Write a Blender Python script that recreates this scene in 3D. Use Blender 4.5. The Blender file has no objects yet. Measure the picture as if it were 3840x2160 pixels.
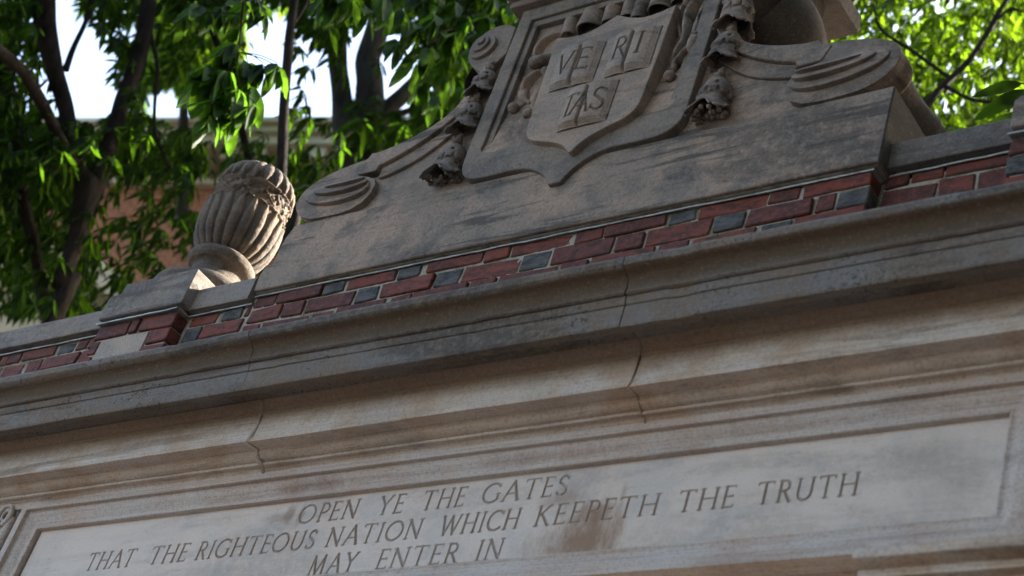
import bpy, bmesh, math, random
import numpy as np
from mathutils import Vector, Matrix
random.seed(7); rng = np.random.default_rng(7)
R_ = math.radians
scn = bpy.context.scene
# ------------------------------------------------------------------ camera
CAM = np.array([3.066, -3.0, 1.6]); FPX = 7105.88
AZ, EL, RO = 0.790258521, 0.619969681, 0.342769112
fwd = np.array([-math.sin(AZ)*math.cos(EL), math.cos(AZ)*math.cos(EL), math.sin(EL)])
r0 = np.array([math.cos(AZ), math.sin(AZ), 0.0]); u0 = np.cross(r0, fwd)
rgt = math.cos(RO)*r0 + math.sin(RO)*u0
upv = -math.sin(RO)*r0 + math.cos(RO)*u0
cd = bpy.data.cameras.new('camera'); cam = bpy.data.objects.new('camera', cd)
scn.collection.objects.link(cam); scn.camera = cam
m = Matrix.Identity(4)
for i in range(3):
    m[i][0] = rgt[i]; m[i][1] = upv[i]; m[i][2] = -fwd[i]; m[i][3] = CAM[i]
cam.matrix_world = m
cd.sensor_width = 36; cd.lens = FPX/3840*36; cd.clip_start = 0.1; cd.clip_end = 3000
cd.dof.use_dof = True; cd.dof.focus_distance = 5.75; cd.dof.aperture_fstop = 3.6; cd.dof.aperture_blades = 0
# ------------------------------------------------------------------ light
SUN_DIR = Vector((0.34, 0.78, 0.50)).normalized()       # towards the sun: behind the gate, to the right
w = bpy.data.worlds.new('World'); scn.world = w; w.use_nodes = True
wn = w.node_tree; bg = wn.nodes['Background']
sky = wn.nodes.new('ShaderNodeTexSky'); sky.sky_type = 'NISHITA'; sky.sun_disc = False
sky.sun_elevation = math.asin(SUN_DIR.z)
sky.sun_rotation = math.atan2(SUN_DIR.x, SUN_DIR.y)
sky.air_density = 1.0; sky.dust_density = 4.5; sky.ozone_density = 0.0; sky.altitude = 10
wn.links.new(sky.outputs[0], bg.inputs[0]); bg.inputs[1].default_value = 0.15
sd = bpy.data.lights.new('sun', 'SUN'); so = bpy.data.objects.new('sun', sd); scn.collection.objects.link(so)
sd.energy = 5.0; sd.angle = R_(0.53); sd.color = (1.0, 0.93, 0.82)
so.rotation_euler = (-SUN_DIR).to_track_quat('-Z', 'Y').to_euler()
scn.view_settings.view_transform = 'Standard'; scn.view_settings.look = 'None'
scn.view_settings.gamma = 1.0; scn.view_settings.exposure = 2.68; scn.view_settings.use_curve_mapping = False
scn.render.engine = 'CYCLES'

# ------------------------------------------------------------------ helpers
def ray(px, py):
    return fwd*FPX + (px-1920)*rgt - (py-1080)*upv
def hz(px, py, D):                      # point on a bearing, D metres away on the ground plan
    d = ray(px, py); d = d/math.hypot(d[0], d[1]); return CAM + D*d
def rm(X, Z, Y0, Y1):                   # the same bearing, met on the wall plane Y1 instead of Y0
    k = (3+Y1)/(3+Y0); return (3.066+(X-3.066)*k, 1.6+(Z-1.6)*k)
def rml(pts, Y0, Y1): return [rm(x, z, Y0, Y1) for x, z in pts]
COL = scn.collection
def link(o, parent=None):
    COL.objects.link(o)
    if parent is not None: o.parent = parent
    return o
def empty(name, label, cat, loc=(0, 0, 0), group=None):
    o = bpy.data.objects.new(name, None); o.location = loc; o.empty_display_size = .1
    COL.objects.link(o); tag(o, label, cat, group); return o
def tag(o, label=None, cat=None, group=None, kind=None):
    if label: o['label'] = label
    if cat: o['category'] = cat
    if group: o['group'] = group
    if kind: o['kind'] = kind
    return o
def obj(name, me, mat, parent=None, smooth=False, bevel=0, seg=2, ang=35):
    """mesh data is in world space; the parent's offset is taken off again"""
    o = bpy.data.objects.new(name, me)
    if mat is not None and not me.materials: me.materials.append(mat)
    link(o, parent)
    if parent is not None:
        off = Vector((0, 0, 0)); p = parent
        while p is not None: off += p.location; p = p.parent
        o.location = -off
    if smooth: me.shade_smooth()
    if bevel:
        b = o.modifiers.new('bevel', 'BEVEL'); b.width = bevel; b.segments = seg
        b.limit_method = 'ANGLE'; b.angle_limit = R_(ang); b.harden_normals = False
        if not smooth: me.shade_smooth()
        b.use_clamp_overlap = True
        wn_ = o.modifiers.new('wn', 'WEIGHTED_NORMAL'); wn_.keep_sharp = False
    return o
def mesh(name, v, f):
    me = bpy.data.meshes.new(name)
    me.from_pydata([tuple(map(float, p)) for p in v], [], f if isinstance(f, list) else f.tolist()); me.update(); return me
def npmesh(name, V, F):
    """fast mesh from an (n,3) and an (m,4) or (m,3) array"""
    me = bpy.data.meshes.new(name); V = np.asarray(V, dtype=np.float32); F = np.asarray(F, dtype=np.int32)
    k = F.shape[1]
    me.vertices.add(len(V)); me.vertices.foreach_set('co', V.ravel())
    me.loops.add(F.size); me.loops.foreach_set('vertex_index', F.ravel())
    me.polygons.add(len(F)); me.polygons.foreach_set('loop_start', np.arange(0, F.size, k, dtype=np.int32))
    me.polygons.foreach_set('loop_total', np.full(len(F), k, dtype=np.int32))
    me.update(); me.validate(); return me
def prism(name, pts, y0, y1, back=True):
    """outline in (x,z), front at y0, back at y1 (y1 > y0)"""
    a = sum(pts[i][0]*pts[(i+1) % len(pts)][1]-pts[(i+1) % len(pts)][0]*pts[i][1] for i in range(len(pts)))
    if a < 0: pts = pts[::-1]
    n = len(pts)
    v = [(x, y0, z) for x, z in pts]+[(x, y1, z) for x, z in pts]
    f = [list(range(n))]
    for i in range(n):
        j = (i+1) % n; f.append([i, i+n, j+n, j])
    if back: f.append(list(range(2*n-1, n-1, -1)))
    return mesh(name, v, f)
def box(name, x0, x1, y0, y1, z0, z1):
    return prism(name, [(x0, z0), (x1, z0), (x1, z1), (x0, z1)], y0, y1)
def grid_faces(nu, nv, wrap_u=False):
    """vertices indexed [u*nv+v]"""
    U = nu if wrap_u else nu-1
    u = np.arange(U)[:, None]; v = np.arange(nv-1)[None, :]; u2 = (u+1) % nu
    return np.stack([u*nv+v, u2*nv+v, u2*nv+v+1, u*nv+v+1], -1).reshape(-1, 4)
def vnoise(P, seed=0, scale=1.0, octv=3):
    """cheap value noise for real relief"""
    P = np.asarray(P, float)*scale; out = np.zeros(len(P)); amp = 1.0; tot = 0
    for o in range(octv):
        Q = P*(2**o)+seed*17.13; i = np.floor(Q).astype(np.int64); f = Q-i; f = f*f*(3-2*f)
        def h(a, b, c):
            n = (a*73856093) ^ (b*19349663) ^ (c*83492791) ^ (seed*2654435+o*97)
            n = (n ^ (n >> 13))*1274126177 & 0x7fffffff; n = (n ^ (n >> 16)) & 0xffff
            return n/65535.0-.5
        r = 0
        for dx in (0, 1):
            for dy in (0, 1):
                for dz in (0, 1):
                    wgt = (f[:, 0] if dx else 1-f[:, 0])*(f[:, 1] if dy else 1-f[:, 1])*(f[:, 2] if dz else 1-f[:, 2])
                    r = r+wgt*h(i[:, 0]+dx, i[:, 1]+dy, i[:, 2]+dz)
        out += amp*r; tot += amp; amp *= .5
    return out/tot*2
def sweep_x(name, prof, x0, x1, step=.012, amp=.0012, seed=1, chips=0.0, dz=0, dy=0, closed=True):
    """a moulding: profile (y,z) run along X, with slightly worn faces"""
    pr = np.array(prof, float); pts = []
    for i in range(len(pr)-1+(1 if closed else 0)):        # put extra points on long runs
        a, b = pr[i], pr[(i+1) % len(pr)]; n = 1
        if i < len(pr)-1: n = max(1, min(8, int(np.hypot(*(b-a))/.012)))
        for k in range(n): pts.append(a+(b-a)*k/n)
    if not closed: pts.append(pr[-1])
    pts = np.array(pts); nx = max(2, int((x1-x0)/step)+1); xs = np.linspace(x0, x1, nx); n = len(pts)
    V = np.zeros((nx, n, 3)); V[:, :, 0] = xs[:, None]; V[:, :, 1] = pts[None, :, 0]+dy; V[:, :, 2] = pts[None, :, 1]+dz
    Q = V.reshape(-1, 3); fr = (Q[:, 1] < .02)
    n1 = vnoise(Q*[.35, 1, 1], seed, 14, 3); n2 = vnoise(Q*[.7, 1, 1], seed+3, 60, 2)
    Q[:, 1] += fr*(n1*amp*1.3+n2*amp*.5); Q[:, 2] += fr*(vnoise(Q*[.4, 1, 1], seed+9, 11, 3)*amp)
    if chips:
        c = vnoise(Q*[1, .2, .2], seed+5, 9, 2); c = np.clip(c-.42, 0, 1)*chips; Q[:, 1] += c*fr
    F = grid_faces(nx, n)
    if closed:
        u = np.arange(nx-1); F = np.vstack([F, np.stack([u*n+n-1, (u+1)*n+n-1, (u+1)*n, u*n], -1)])
    me = npmesh(name, Q, F)
    bm = bmesh.new(); bm.from_mesh(me)
    bm.verts.ensure_lookup_table()
    if closed:
        try:
            bm.faces.new([bm.verts[i] for i in range(n)]); bm.faces.new([bm.verts[(nx-1)*n+i] for i in range(n-1, -1, -1)])
        except Exception: pass
    bmesh.ops.recalc_face_normals(bm, faces=bm.faces)
    for e in bm.edges:
        if len(e.link_faces) == 2 and e.calc_face_angle(0) > R_(32): e.smooth = False
    bm.to_mesh(me); bm.free(); me.shade_smooth() if False else None
    for p in me.polygons: p.use_smooth = True
    return me
def tube(pts, rad, sides=10):
    """verts and faces of a tapered tube along a polyline"""
    P = np.array(pts, float); n = len(P); V = []; T = np.gradient(P, axis=0)
    for i in range(n):
        t = T[i]/np.linalg.norm(T[i]); a = np.cross(t, [0, .3, 1.0]); a /= np.linalg.norm(a); b = np.cross(t, a)
        for k in range(sides):
            th = 2*math.pi*k/sides; V.append(P[i]+rad[i]*(math.cos(th)*a+math.sin(th)*b))
    F = []
    for i in range(n-1):
        for k in range(sides): F.append((i*sides+k, i*sides+(k+1) % sides, (i+1)*sides+(k+1) % sides, (i+1)*sides+k))
    return np.array(V), np.array(F)
def smooth_line(pts, rad, n=8):
    """Catmull-Rom through the points"""
    P = np.array(pts, float); Rr = np.array(rad, float); P4 = np.column_stack([P, Rr])
    P4 = np.vstack([2*P4[0]-P4[1], P4, 2*P4[-1]-P4[-2]]); out = []
    for i in range(1, len(P4)-2):
        for k in range(n):
            t = k/n; a, b, c, d = P4[i-1:i+3]
            out.append(.5*((2*b)+(-a+c)*t+(2*a-5*b+4*c-d)*t*t+(-a+3*b-3*c+d)*t**3))
    out.append(P4[-2]); out = np.array(out); return out[:, :3], np.maximum(out[:, 3], 1e-3)
def join(parts):
    V = []; F = []; o = 0
    for v, f in parts: V.append(v); F.append(np.asarray(f)+o); o += len(v)
    return np.vstack(V), np.vstack(F)

# ------------------------------------------------------------------ materials
class NT:
    def __init__(s, name):
        s.m = bpy.data.materials.new(name); s.m.use_nodes = True; s.t = s.m.node_tree; s.t.nodes.clear()
        s.out = s.n('ShaderNodeOutputMaterial'); g = s.n('ShaderNodeNewGeometry'); s.pos = g.outputs['Position']
        s.rnd = s.n('ShaderNodeObjectInfo').outputs['Random']
    def n(s, k): return s.t.nodes.new(k)
    def set(s, sock, v):
        if hasattr(v, 'is_output') or isinstance(v, bpy.types.NodeSocket): s.t.links.new(v, sock)
        elif isinstance(v, (tuple, list)) and len(v) == 3 and sock.type == 'RGBA': sock.default_value = (*v, 1)
        else: sock.default_value = v
    def map(s, sc, vec=None, loc=(0, 0, 0)):
        k = s.n('ShaderNodeMapping'); s.set(k.inputs[0], vec or s.pos); k.inputs['Scale'].default_value = sc; k.inputs['Location'].default_value = loc
        return k.outputs[0]
    def noise(s, scale, detail=4, rough=.6, vec=None, dist=0.0):
        k = s.n('ShaderNodeTexNoise'); s.set(k.inputs['Vector'], vec or s.pos); k.inputs['Scale'].default_value = scale
        k.inputs['Detail'].default_value = detail; k.inputs['Roughness'].default_value = rough; k.inputs['Distortion'].default_value = dist
        return k.outputs['Fac']
    def vor(s, scale, vec=None, feat='F1'):
        k = s.n('ShaderNodeTexVoronoi'); k.feature = feat; s.set(k.inputs['Vector'], vec or s.pos); k.inputs['Scale'].default_value = scale
        return k.outputs['Distance']
    def ramp(s, fac, a, b, c0=0.0, c1=1.0):
        k = s.n('ShaderNodeMapRange'); k.clamp = True; s.set(k.inputs[0], fac)
        for i, v in zip((1, 2, 3, 4), (a, b, c0, c1)): k.inputs[i].default_value = v
        k.interpolation_type = 'SMOOTHSTEP'; return k.outputs[0]
    def mix(s, fac, a, b, mode='MIX'):
        k = s.n('ShaderNodeMix'); k.data_type = 'RGBA'; k.blend_type = mode; s.set(k.inputs['Factor'], fac)
        s.set(k.inputs[6], a); s.set(k.inputs[7], b); return k.outputs[2]
    def math(s, op, a, b=0.0):
        k = s.n('ShaderNodeMath'); k.operation = op; s.set(k.inputs[0], a); s.set(k.inputs[1], b); return k.outputs[0]
    def sep(s, vec=None):
        k = s.n('ShaderNodeSeparateXYZ'); s.set(k.inputs[0], vec or s.pos); return k.outputs
    def bump(s, h, dist, strength=1.0, prev=None):
        k = s.n('ShaderNodeBump'); s.set(k.inputs['Height'], h); k.inputs['Distance'].default_value = dist
        k.inputs['Strength'].default_value = strength
        if prev is not None: s.set(k.inputs['Normal'], prev)
        return k.outputs[0]
    def bsdf(s, col, rough=.9, nrm=None, spec=.25):
        k = s.n('ShaderNodeBsdfPrincipled'); s.set(k.inputs['Base Color'], col); s.set(k.inputs['Roughness'], rough)
        k.inputs['Specular IOR Level'].default_value = spec
        if nrm is not None: s.set(k.inputs['Normal'], nrm)
        s.t.links.new(k.outputs[0], s.out.inputs[0]); return s.m
def stone(name, base, warm, grey, grime_shade=None, dark=(.07, .06, .052), streak=.5, speck=.3, tool=0.0, gr=1.0, soot=0.0, stains=(), big=1.0, lich=.25, pale=None, bumpk=1.0):
    t = NT(name)
    n1 = t.noise(2.2*big, 5, .62); n2 = t.noise(6.5, 5, .65); n3 = t.noise(28, 4, .7); g = t.noise(330, 2, .6)
    c = t.mix(t.ramp(n1, .42, .58), warm, base); c = t.mix(t.ramp(n2, .46, .62, 0, .8), c, grey)
    if pale: c = t.mix(t.ramp(t.noise(4.1, 4, .6, t.map((1, 1, .7), loc=(3, 1, 7))), .50, .68, 0, .8), c, pale)
    # soot and bedding streaks that run level with the stone
    sv = t.noise(3.4, 6, .62, t.map((.55, .8, 5.5), loc=(1.3, 0, 2.1)), .4)
    sm = t.math('MULTIPLY', t.ramp(sv, .515, .62), t.ramp(t.noise(1.7, 3, .5), .40, .56, .25, 1.0))
    c = t.mix(t.math('MULTIPLY', sm, streak), c, dark)
    th = t.noise(7, 3, .5, t.map((.35, 1, 16), loc=(0, 4, 0)), .7)
    c = t.mix(t.math('MULTIPLY', t.math('MULTIPLY', t.ramp(th, .655, .70), t.ramp(n2, .4, .6)), streak), c, dark)
    if soot:
        so_ = t.math('MULTIPLY', t.ramp(t.noise(1.9, 6, .68, t.map((.6, 1, 1.7), loc=(4.7, 0, 1.9)), .5), .47, .58), t.ramp(t.noise(38, 4, .7), .34, .56, .25, 1.0))
        c = t.mix(t.math('MULTIPLY', so_, soot), c, (.075, .072, .068))
    # black weathering specks
    sp = t.math('MULTIPLY', t.ramp(t.noise(80, 3, .75), .57, .65), t.ramp(t.noise(5, 3, .6, t.map((1, 1, 1), loc=(9, 3, 5))), .40, .62, .1, 1.0))
    c = t.mix(t.math('MULTIPLY', sp, speck), c, (.045, .04, .036))
    c = t.mix(t.math('MULTIPLY', t.ramp(t.noise(46, 4, .7, t.map((1, 1, 1), loc=(2, 8, 1))), .66, .74), t.math('MULTIPLY', t.ramp(n1, .5, .62), lich)), c, (.30, .22, .08))
    if tool:
        tl = t.noise(2.0, 3, .55, t.map((1.2, 170, 170)))
        c = t.mix(t.ramp(tl, .46, .62, 0, tool), c, t.mix(.55, c, (.13, .07, .055)))
    if grime_shade:
        gz = t.sep()[2]; gz = t.math('ADD', gz, t.math('MULTIPLY', t.math('SUBTRACT', t.noise(5, 5, .7, t.map((1, 1, .5))), .5), grime_shade[4]))
        gm_ = t.ramp(gz, grime_shade[0], grime_shade[1])  # brown by height: grime and recess shade in one colour
        if len(grime_shade) > 5: gm_ = t.math('MULTIPLY', gm_, t.ramp(t.sep()[2], grime_shade[5], grime_shade[5]+.004, 1, 0))
        c = t.mix(t.math('MULTIPLY', gm_, grime_shade[3]), c, grime_shade[2])
    for (x, z, rx, rz, colr, k, seed) in stains:
        p = t.sep(t.map((1, 1, 1)))
        wob = t.math('MULTIPLY', t.math('SUBTRACT', t.noise(13, 6, .75, t.map((1.7, 1, .6), loc=(seed, 0, seed))), .5), 2.6)
        dx = t.math('DIVIDE', t.math('SUBTRACT', p[0], x), rx); dz = t.math('DIVIDE', t.math('SUBTRACT', p[2], z), rz)
        d = t.math('SQRT', t.math('ADD', t.math('MULTIPLY', dx, dx), t.math('MULTIPLY', dz, dz)))
        mk = t.ramp(t.math('ADD', d, wob), .15, 1.35, k, 0.0)
        c = t.mix(mk, c, colr)
    c = t.mix(t.ramp(g, .3, .72, 0, .30), c, t.mix(.5, c, (.03, .028, .025)))
    c = t.mix(t.ramp(g, .60, .80, 0, .25), c, t.mix(.45, c, (.62, .58, .52)))
    g2 = t.noise(120, 4, .75)
    c = t.mix(t.ramp(g2, .36, .52, .42*gr, 0), c, t.mix(.62, c, (.03, .028, .027)))
    c = t.mix(t.ramp(g2, .56, .72, 0, .55*gr), c, t.mix(.35, c, (.62, .56, .49)))
    c = t.mix(1.0, c, (1.0, .945, .915), 'MULTIPLY')
    b = t.bump(g, .0012*bumpk, .55); b = t.bump(g2, .0026*bumpk*gr, .7, b)
    b = t.bump(n3, .004*bumpk, .5, b)
    b = t.bump(t.math('SUBTRACT', t.noise(9, 5, .6, t.map((.5, 1, 2.2))), t.math('MULTIPLY', sp, .25)), .010*bumpk, .45, b)
    if tool: b = t.bump(tl, .0016, .6, b)
    return t.bsdf(c, .92, b, .18)
LIME = dict(base=(.265, .225, .192), warm=(.365, .283, .226), grey=(.165, .155, .147))
M = {}
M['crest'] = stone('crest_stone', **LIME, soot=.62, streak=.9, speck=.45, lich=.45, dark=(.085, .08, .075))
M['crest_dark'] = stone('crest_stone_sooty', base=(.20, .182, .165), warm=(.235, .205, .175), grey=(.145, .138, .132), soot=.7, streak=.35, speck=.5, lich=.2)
M['sooty_shade'] = stone('sooty_shaded_stone', base=(.085, .080, .073), warm=(.13, .115, .095), grey=(.065, .063, .060), streak=.3, speck=.7, lich=.9)  # soot and lichen, with the shade on return and rolls painted in
M['shield'] = stone('shield_stone', base=(.33, .28, .242), warm=(.36, .29, .236), grey=(.25, .23, .215), soot=.25, streak=.3, speck=.15, lich=.3)
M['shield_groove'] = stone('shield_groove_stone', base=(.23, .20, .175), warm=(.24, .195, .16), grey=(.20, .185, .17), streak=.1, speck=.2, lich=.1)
M['cope'] = stone('coping_stone', base=(.235, .218, .202), warm=(.26, .225, .195), grey=(.165, .16, .158), soot=.6, streak=.5, speck=.55)
M['corona'] = stone('cornice_stone_sooty', base=(.185, .172, .16), warm=(.20, .172, .142), grey=(.195, .196, .20), soot=.8, grime_shade=(4.285, 4.335, (.100, .072, .046), .9, .02, 4.358), streak=.45, speck=1.0, lich=.35, tool=.25, bumpk=1.5)  # cove browned: grime together with the cove's painted shade
M['bed'] = stone('bed_mould_stone', base=(.57, .50, .43), warm=(.49, .39, .30), grey=(.58, .54, .50), grime_shade=(4.135, 4.205, (.21, .155, .11), .8, .075), dark=(.10, .07, .045), streak=.5, speck=.2, tool=.35, pale=(.50, .46, .42))  # darker top: grime plus the overhang's shade, painted into the stone
st = (.19, .125, .085)
M['panel'] = stone('inscription_stone', base=(.63, .58, .54), warm=(.62, .555, .505), grey=(.53, .51, .49), soot=.22, streak=.10, speck=.2, lich=.08, bumpk=.7, gr=.3,
    stains=((.535, 3.775, .125, .095, (.25, .165, .11), .9, 1), (.56, 3.85, .06, .035, (.25, .17, .12), .7, 8), (.44, 3.90, .060, .030, (.27, .19, .14), .5, 2), (-.475, 3.945, .022, .030, st, .5, 3), (-.43, 3.94, .012, .035, st, .5, 5), (-.52, 3.94, .05, .02, st, .3, 9), (1.40, 3.91, .12, .055, (.36, .33, .31), .4, 4), (1.46, 3.83, .08, .08, (.36, .33, .31), .3, 11), (.62, 3.895, .012, .035, st, .4, 6)))
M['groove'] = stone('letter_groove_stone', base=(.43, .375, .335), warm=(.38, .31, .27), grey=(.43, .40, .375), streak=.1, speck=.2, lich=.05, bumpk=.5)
M['frame'] = stone('panel_frame_stone', base=(.55, .515, .485), warm=(.51, .435, .385), grey=(.52, .495, .475), dark=(.17, .11, .085), streak=.22, speck=.12, lich=.1, tool=.45,
    stains=((-.42, 4.02, .14, .022, (.24, .16, .125), .6, 3), (.35, 4.02, .22, .018, (.29, .20, .165), .5, 7), (1.0, 4.02, .25, .016, (.32, .24, .20), .4, 12)))
M['urn'] = stone('urn_stone', base=(.155, .138, .12), warm=(.19, .158, .125), grey=(.105, .098, .092), soot=.5, streak=.2, speck=.6, lich=.5, bumpk=1.4)
def brick_mat(name, cols, rough=.8):
    t = NT(name); c = t.mix(t.ramp(t.rnd, 0, 1), cols[0], cols[1])
    c = t.mix(t.ramp(t.noise(22, 5, .7, t.map((.6, 1, 1.5))), .42, .60, 0, .9), c, cols[2])
    c = t.mix(t.ramp(t.noise(55, 4, .7, t.map((1, 1, 1), loc=(7, 1, 3))), .45, .62, 0, .55), c, tuple(min(1, v_*1.8) for v_ in cols[1]))
    c = t.mix(t.ramp(t.noise(230, 3, .7), .66, .74, 0, .8), c, (.42, .36, .30))
    c = t.mix(t.ramp(t.noise(60, 3, .7, t.map((1, 1, 1), loc=(4, 4, 1))), .66, .72, 0, .9), c, (.03, .025, .022))
    b = t.bump(t.noise(240, 3, .7), .0012, .7); b = t.bump(t.noise(45, 4, .6), .004, .6, b)
    return t.bsdf(c, rough, b, .25)
M['red'] = brick_mat('red_brick', ((.185, .046, .028), (.085, .030, .025), (.050, .025, .021)))
M['plum'] = brick_mat('plum_brick', ((.080, .027, .023), (.10, .030, .024), (.045, .024, .02)))
M['black'] = brick_mat('burnt_header_brick', ((.032, .032, .034), (.045, .044, .045), (.11, .105, .10)), .85)
M['buff'] = stone('buff_patch_stone', base=(.40, .35, .30), warm=(.42, .35, .29), grey=(.30, .28, .25), streak=.1, speck=.6)
t = NT('mortar'); c = t.mix(t.ramp(t.noise(10, 4, .7), .42, .62), (.33, .305, .26), (.15, .13, .09))
c = t.mix(t.ramp(t.noise(5, 4, .7, t.map((1, 1, 1), loc=(5, 2, 2))), .52, .64, 0, .7), c, (.12, .11, .05))
c = t.mix(t.ramp(t.noise(160, 2, .6), .55, .7, 0, .6), c, (.55, .52, .47))
M['mortar'] = t.bsdf(c, .95, t.bump(t.noise(170, 3, .7), .003, .9), .1)
t = NT('lead'); c = t.mix(t.ramp(t.noise(18, 4, .7), .4, .65), (.46, .49, .50), (.26, .27, .275))
M['lead'] = t.bsdf(c, .6, t.bump(t.noise(50, 3, .6), .003, .6), .4)
t = NT('bark'); c = t.mix(t.ramp(t.noise(20, 5, .7, t.map((1, 1, .25))), .4, .65), (.022, .018, .015), (.011, .009, .008))
M['bark'] = t.bsdf(c, .9, t.bump(t.noise(30, 5, .7, t.map((1, 1, .22))), .02, .9), .1)
t = NT('pale_bark'); c = t.mix(t.ramp(t.noise(9, 5, .7, t.map((1, 1, .4))), .4, .65), (.060, .053, .045), (.03, .026, .022))
M['pale_bark'] = t.bsdf(c, .9, t.bump(t.noise(22, 5, .7, t.map((1, 1, .3))), .02, .9), .1)
def leaf_mat(name, a, b, tr, veins=0.0):
    t = NT(name); c = t.mix(t.ramp(t.noise(1.6, 3, .6), .35, .65), a, b)
    if veins: c = t.mix(t.ramp(t.noise(40, 2, .5), .45, .6, 0, .3), c, b)
    k = t.n('ShaderNodeBsdfPrincipled'); t.set(k.inputs['Base Color'], c); k.inputs['Roughness'].default_value = .5
    k.inputs['Specular IOR Level'].default_value = .10
    q = t.n('ShaderNodeBsdfTranslucent'); t.set(q.inputs[0], t.mix(t.ramp(t.noise(9, 2, .6), .42, .60), tr, tuple(v_*.28 for v_ in tr)))
    x = t.n('ShaderNodeMixShader'); x.inputs[0].default_value = .5
    t.t.links.new(k.outputs[0], x.inputs[1]); t.t.links.new(q.outputs[0], x.inputs[2]); t.t.links.new(x.outputs[0], t.out.inputs[0])
    return t.m
M['leaf'] = leaf_mat('leaf_green', (.009, .024, .006), (.013, .031, .008), (.072, .17, .005))
M['leaf2'] = leaf_mat('leaf_yellow_green', (.03, .07, .012), (.04, .075, .012), (.19, .35, .010))
M['leafn'] = leaf_mat('leaf_near', (.018, .044, .015), (.026, .058, .016), (.10, .23, .012), .5)

# ------------------------------------------------------------------ ground
def ground_mat():
    t = NT('ground'); c = t.mix(t.ramp(t.noise(.4, 5, .6), .4, .6), (.14, .125, .11), (.11, .10, .09))
    return t.bsdf(c, .95, t.bump(t.noise(40, 4, .6), .01, .5), .1)
gm = mesh('ground', [(-900, -900, 0), (900, -900, 0), (900, 900, 0), (-900, 900, 0)], [[0, 1, 2, 3]])
tag(obj('ground', gm, ground_mat()), kind='structure')

# ------------------------------------------------------------------ gateway
gate = empty('stone_gateway', 'brick and limestone gateway with a deep moulded cornice and three lines of carved capitals', 'gateway', (0, .3, 0))
XC = .02
JX = [-3.6, -1.93, -.60, .654, 1.98, 3.4]
# the moulding profiles, (y, z) from the top of the lip downwards and back inside the wall
corona = [(.30, 4.46), (-.262, 4.392), (-.282, 4.390), (-.286, 4.380), (-.283, 4.366), (-.276, 4.360), (-.266, 4.358), (-.257, 4.354), (-.249, 4.346),
          (-.244, 4.334), (-.2435, 4.320), (-.247, 4.308), (-.243, 4.3045), (-.236, 4.3035), (-.2375, 4.300), (-.2335, 4.281), (-.229, 4.279), (-.2315, 4.276),
          (-.2315, 4.220), (-.229, 4.2155), (-.222, 4.2155), (-.205, 4.2245), (-.198, 4.2235), (-.190, 4.2370), (-.165, 4.2400), (-.10, 4.2400), (.30, 4.24)]
bed = [(.30, 4.2385), (-.152, 4.2385), (-.150, 4.236), (-.141, 4.228), (-.1345, 4.2175), (-.1345, 4.2145), (-.1310, 4.2125), (-.1325, 4.209), (-.1320, 4.2025), (-.1285, 4.2005),
       (-.1285, 4.190), (-.1295, 4.165), (-.1325, 4.140), (-.1385, 4.116), (-.1405, 4.108), (-.1395, 4.1035), (-.134, 4.1035), (-.098, 4.1075), (-.0945, 4.1070), (-.0935, 4.1015),
       (-.0900, 4.0960), (-.0830, 4.0905), (-.0740, 4.0870), (-.0640, 4.0860), (-.0650, 4.0850), (-.0650, 4.0772), (-.0610, 4.0765), (-.0520, 4.0775), (-.0470, 4.0745), (-.0405, 4.0675),
       (-.0375, 4.0600), (-.0365, 4.0545), (.30, 4.0545)]
for i in range(len(JX)-1):
    g = .0030
    sag = [0.002, .003, 0, -.004, .001][i]
    obj('cornice_stone', sweep_x('cornice_stone', corona, JX[i]+g, JX[i+1]-g, .011, .0016, 11+i, .014, sag, [0, .003, 0, -.003, 0][i]), M['corona'], gate)
    obj('bed_mould_stone', sweep_x('bed_mould_stone', bed, JX[i]+g+.004, JX[i+1]-g+.004, .012, .0010, 31+i, .005, [0, .002, 0, -.002, 0][i]), M['bed'], gate)
# dark joints behind the stones
obj('joint_mortar', box('joint_mortar', -3.6, 3.4, -.08, .29, 4.245, 4.37), M['mortar'], gate)
obj('joint_mortar', box('joint_mortar', -3.6, 3.4, -.115, .29, 4.115, 4.23), M['mortar'], gate)
# mortar smears on the joints
for xj in (-.60, .654):
    v = []; prf = [(-.1515, 4.237), (-.1365, 4.217), (-.1335, 4.20), (-.1325, 4.165), (-.143, 4.112), (-.1415, 4.1015), (-.098, 4.1045), (-.0965, 4.10), (-.083, 4.086), (-.068, 4.079), (-.055, 4.076), (-.042, 4.066)]
    n = 7; wdt = .007 if xj < 0 else .0028; V = []
    for k, (y, z) in enumerate(prf):
        for j in range(n):
            s = j/(n-1)*2-1; o = .004*math.sin(k*2.1+xj*9)
            V.append((xj+.004+o+s*wdt*(1+.5*math.sin(k*1.7)), y-.0022*(1-s*s)+.002*abs(s), z-.002*(1-s*s)))
    F = grid_faces(len(prf), n)
    obj('joint_smear', npmesh('joint_smear', V, F[:, ::-1]), M['bed'], gate, True)

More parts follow.
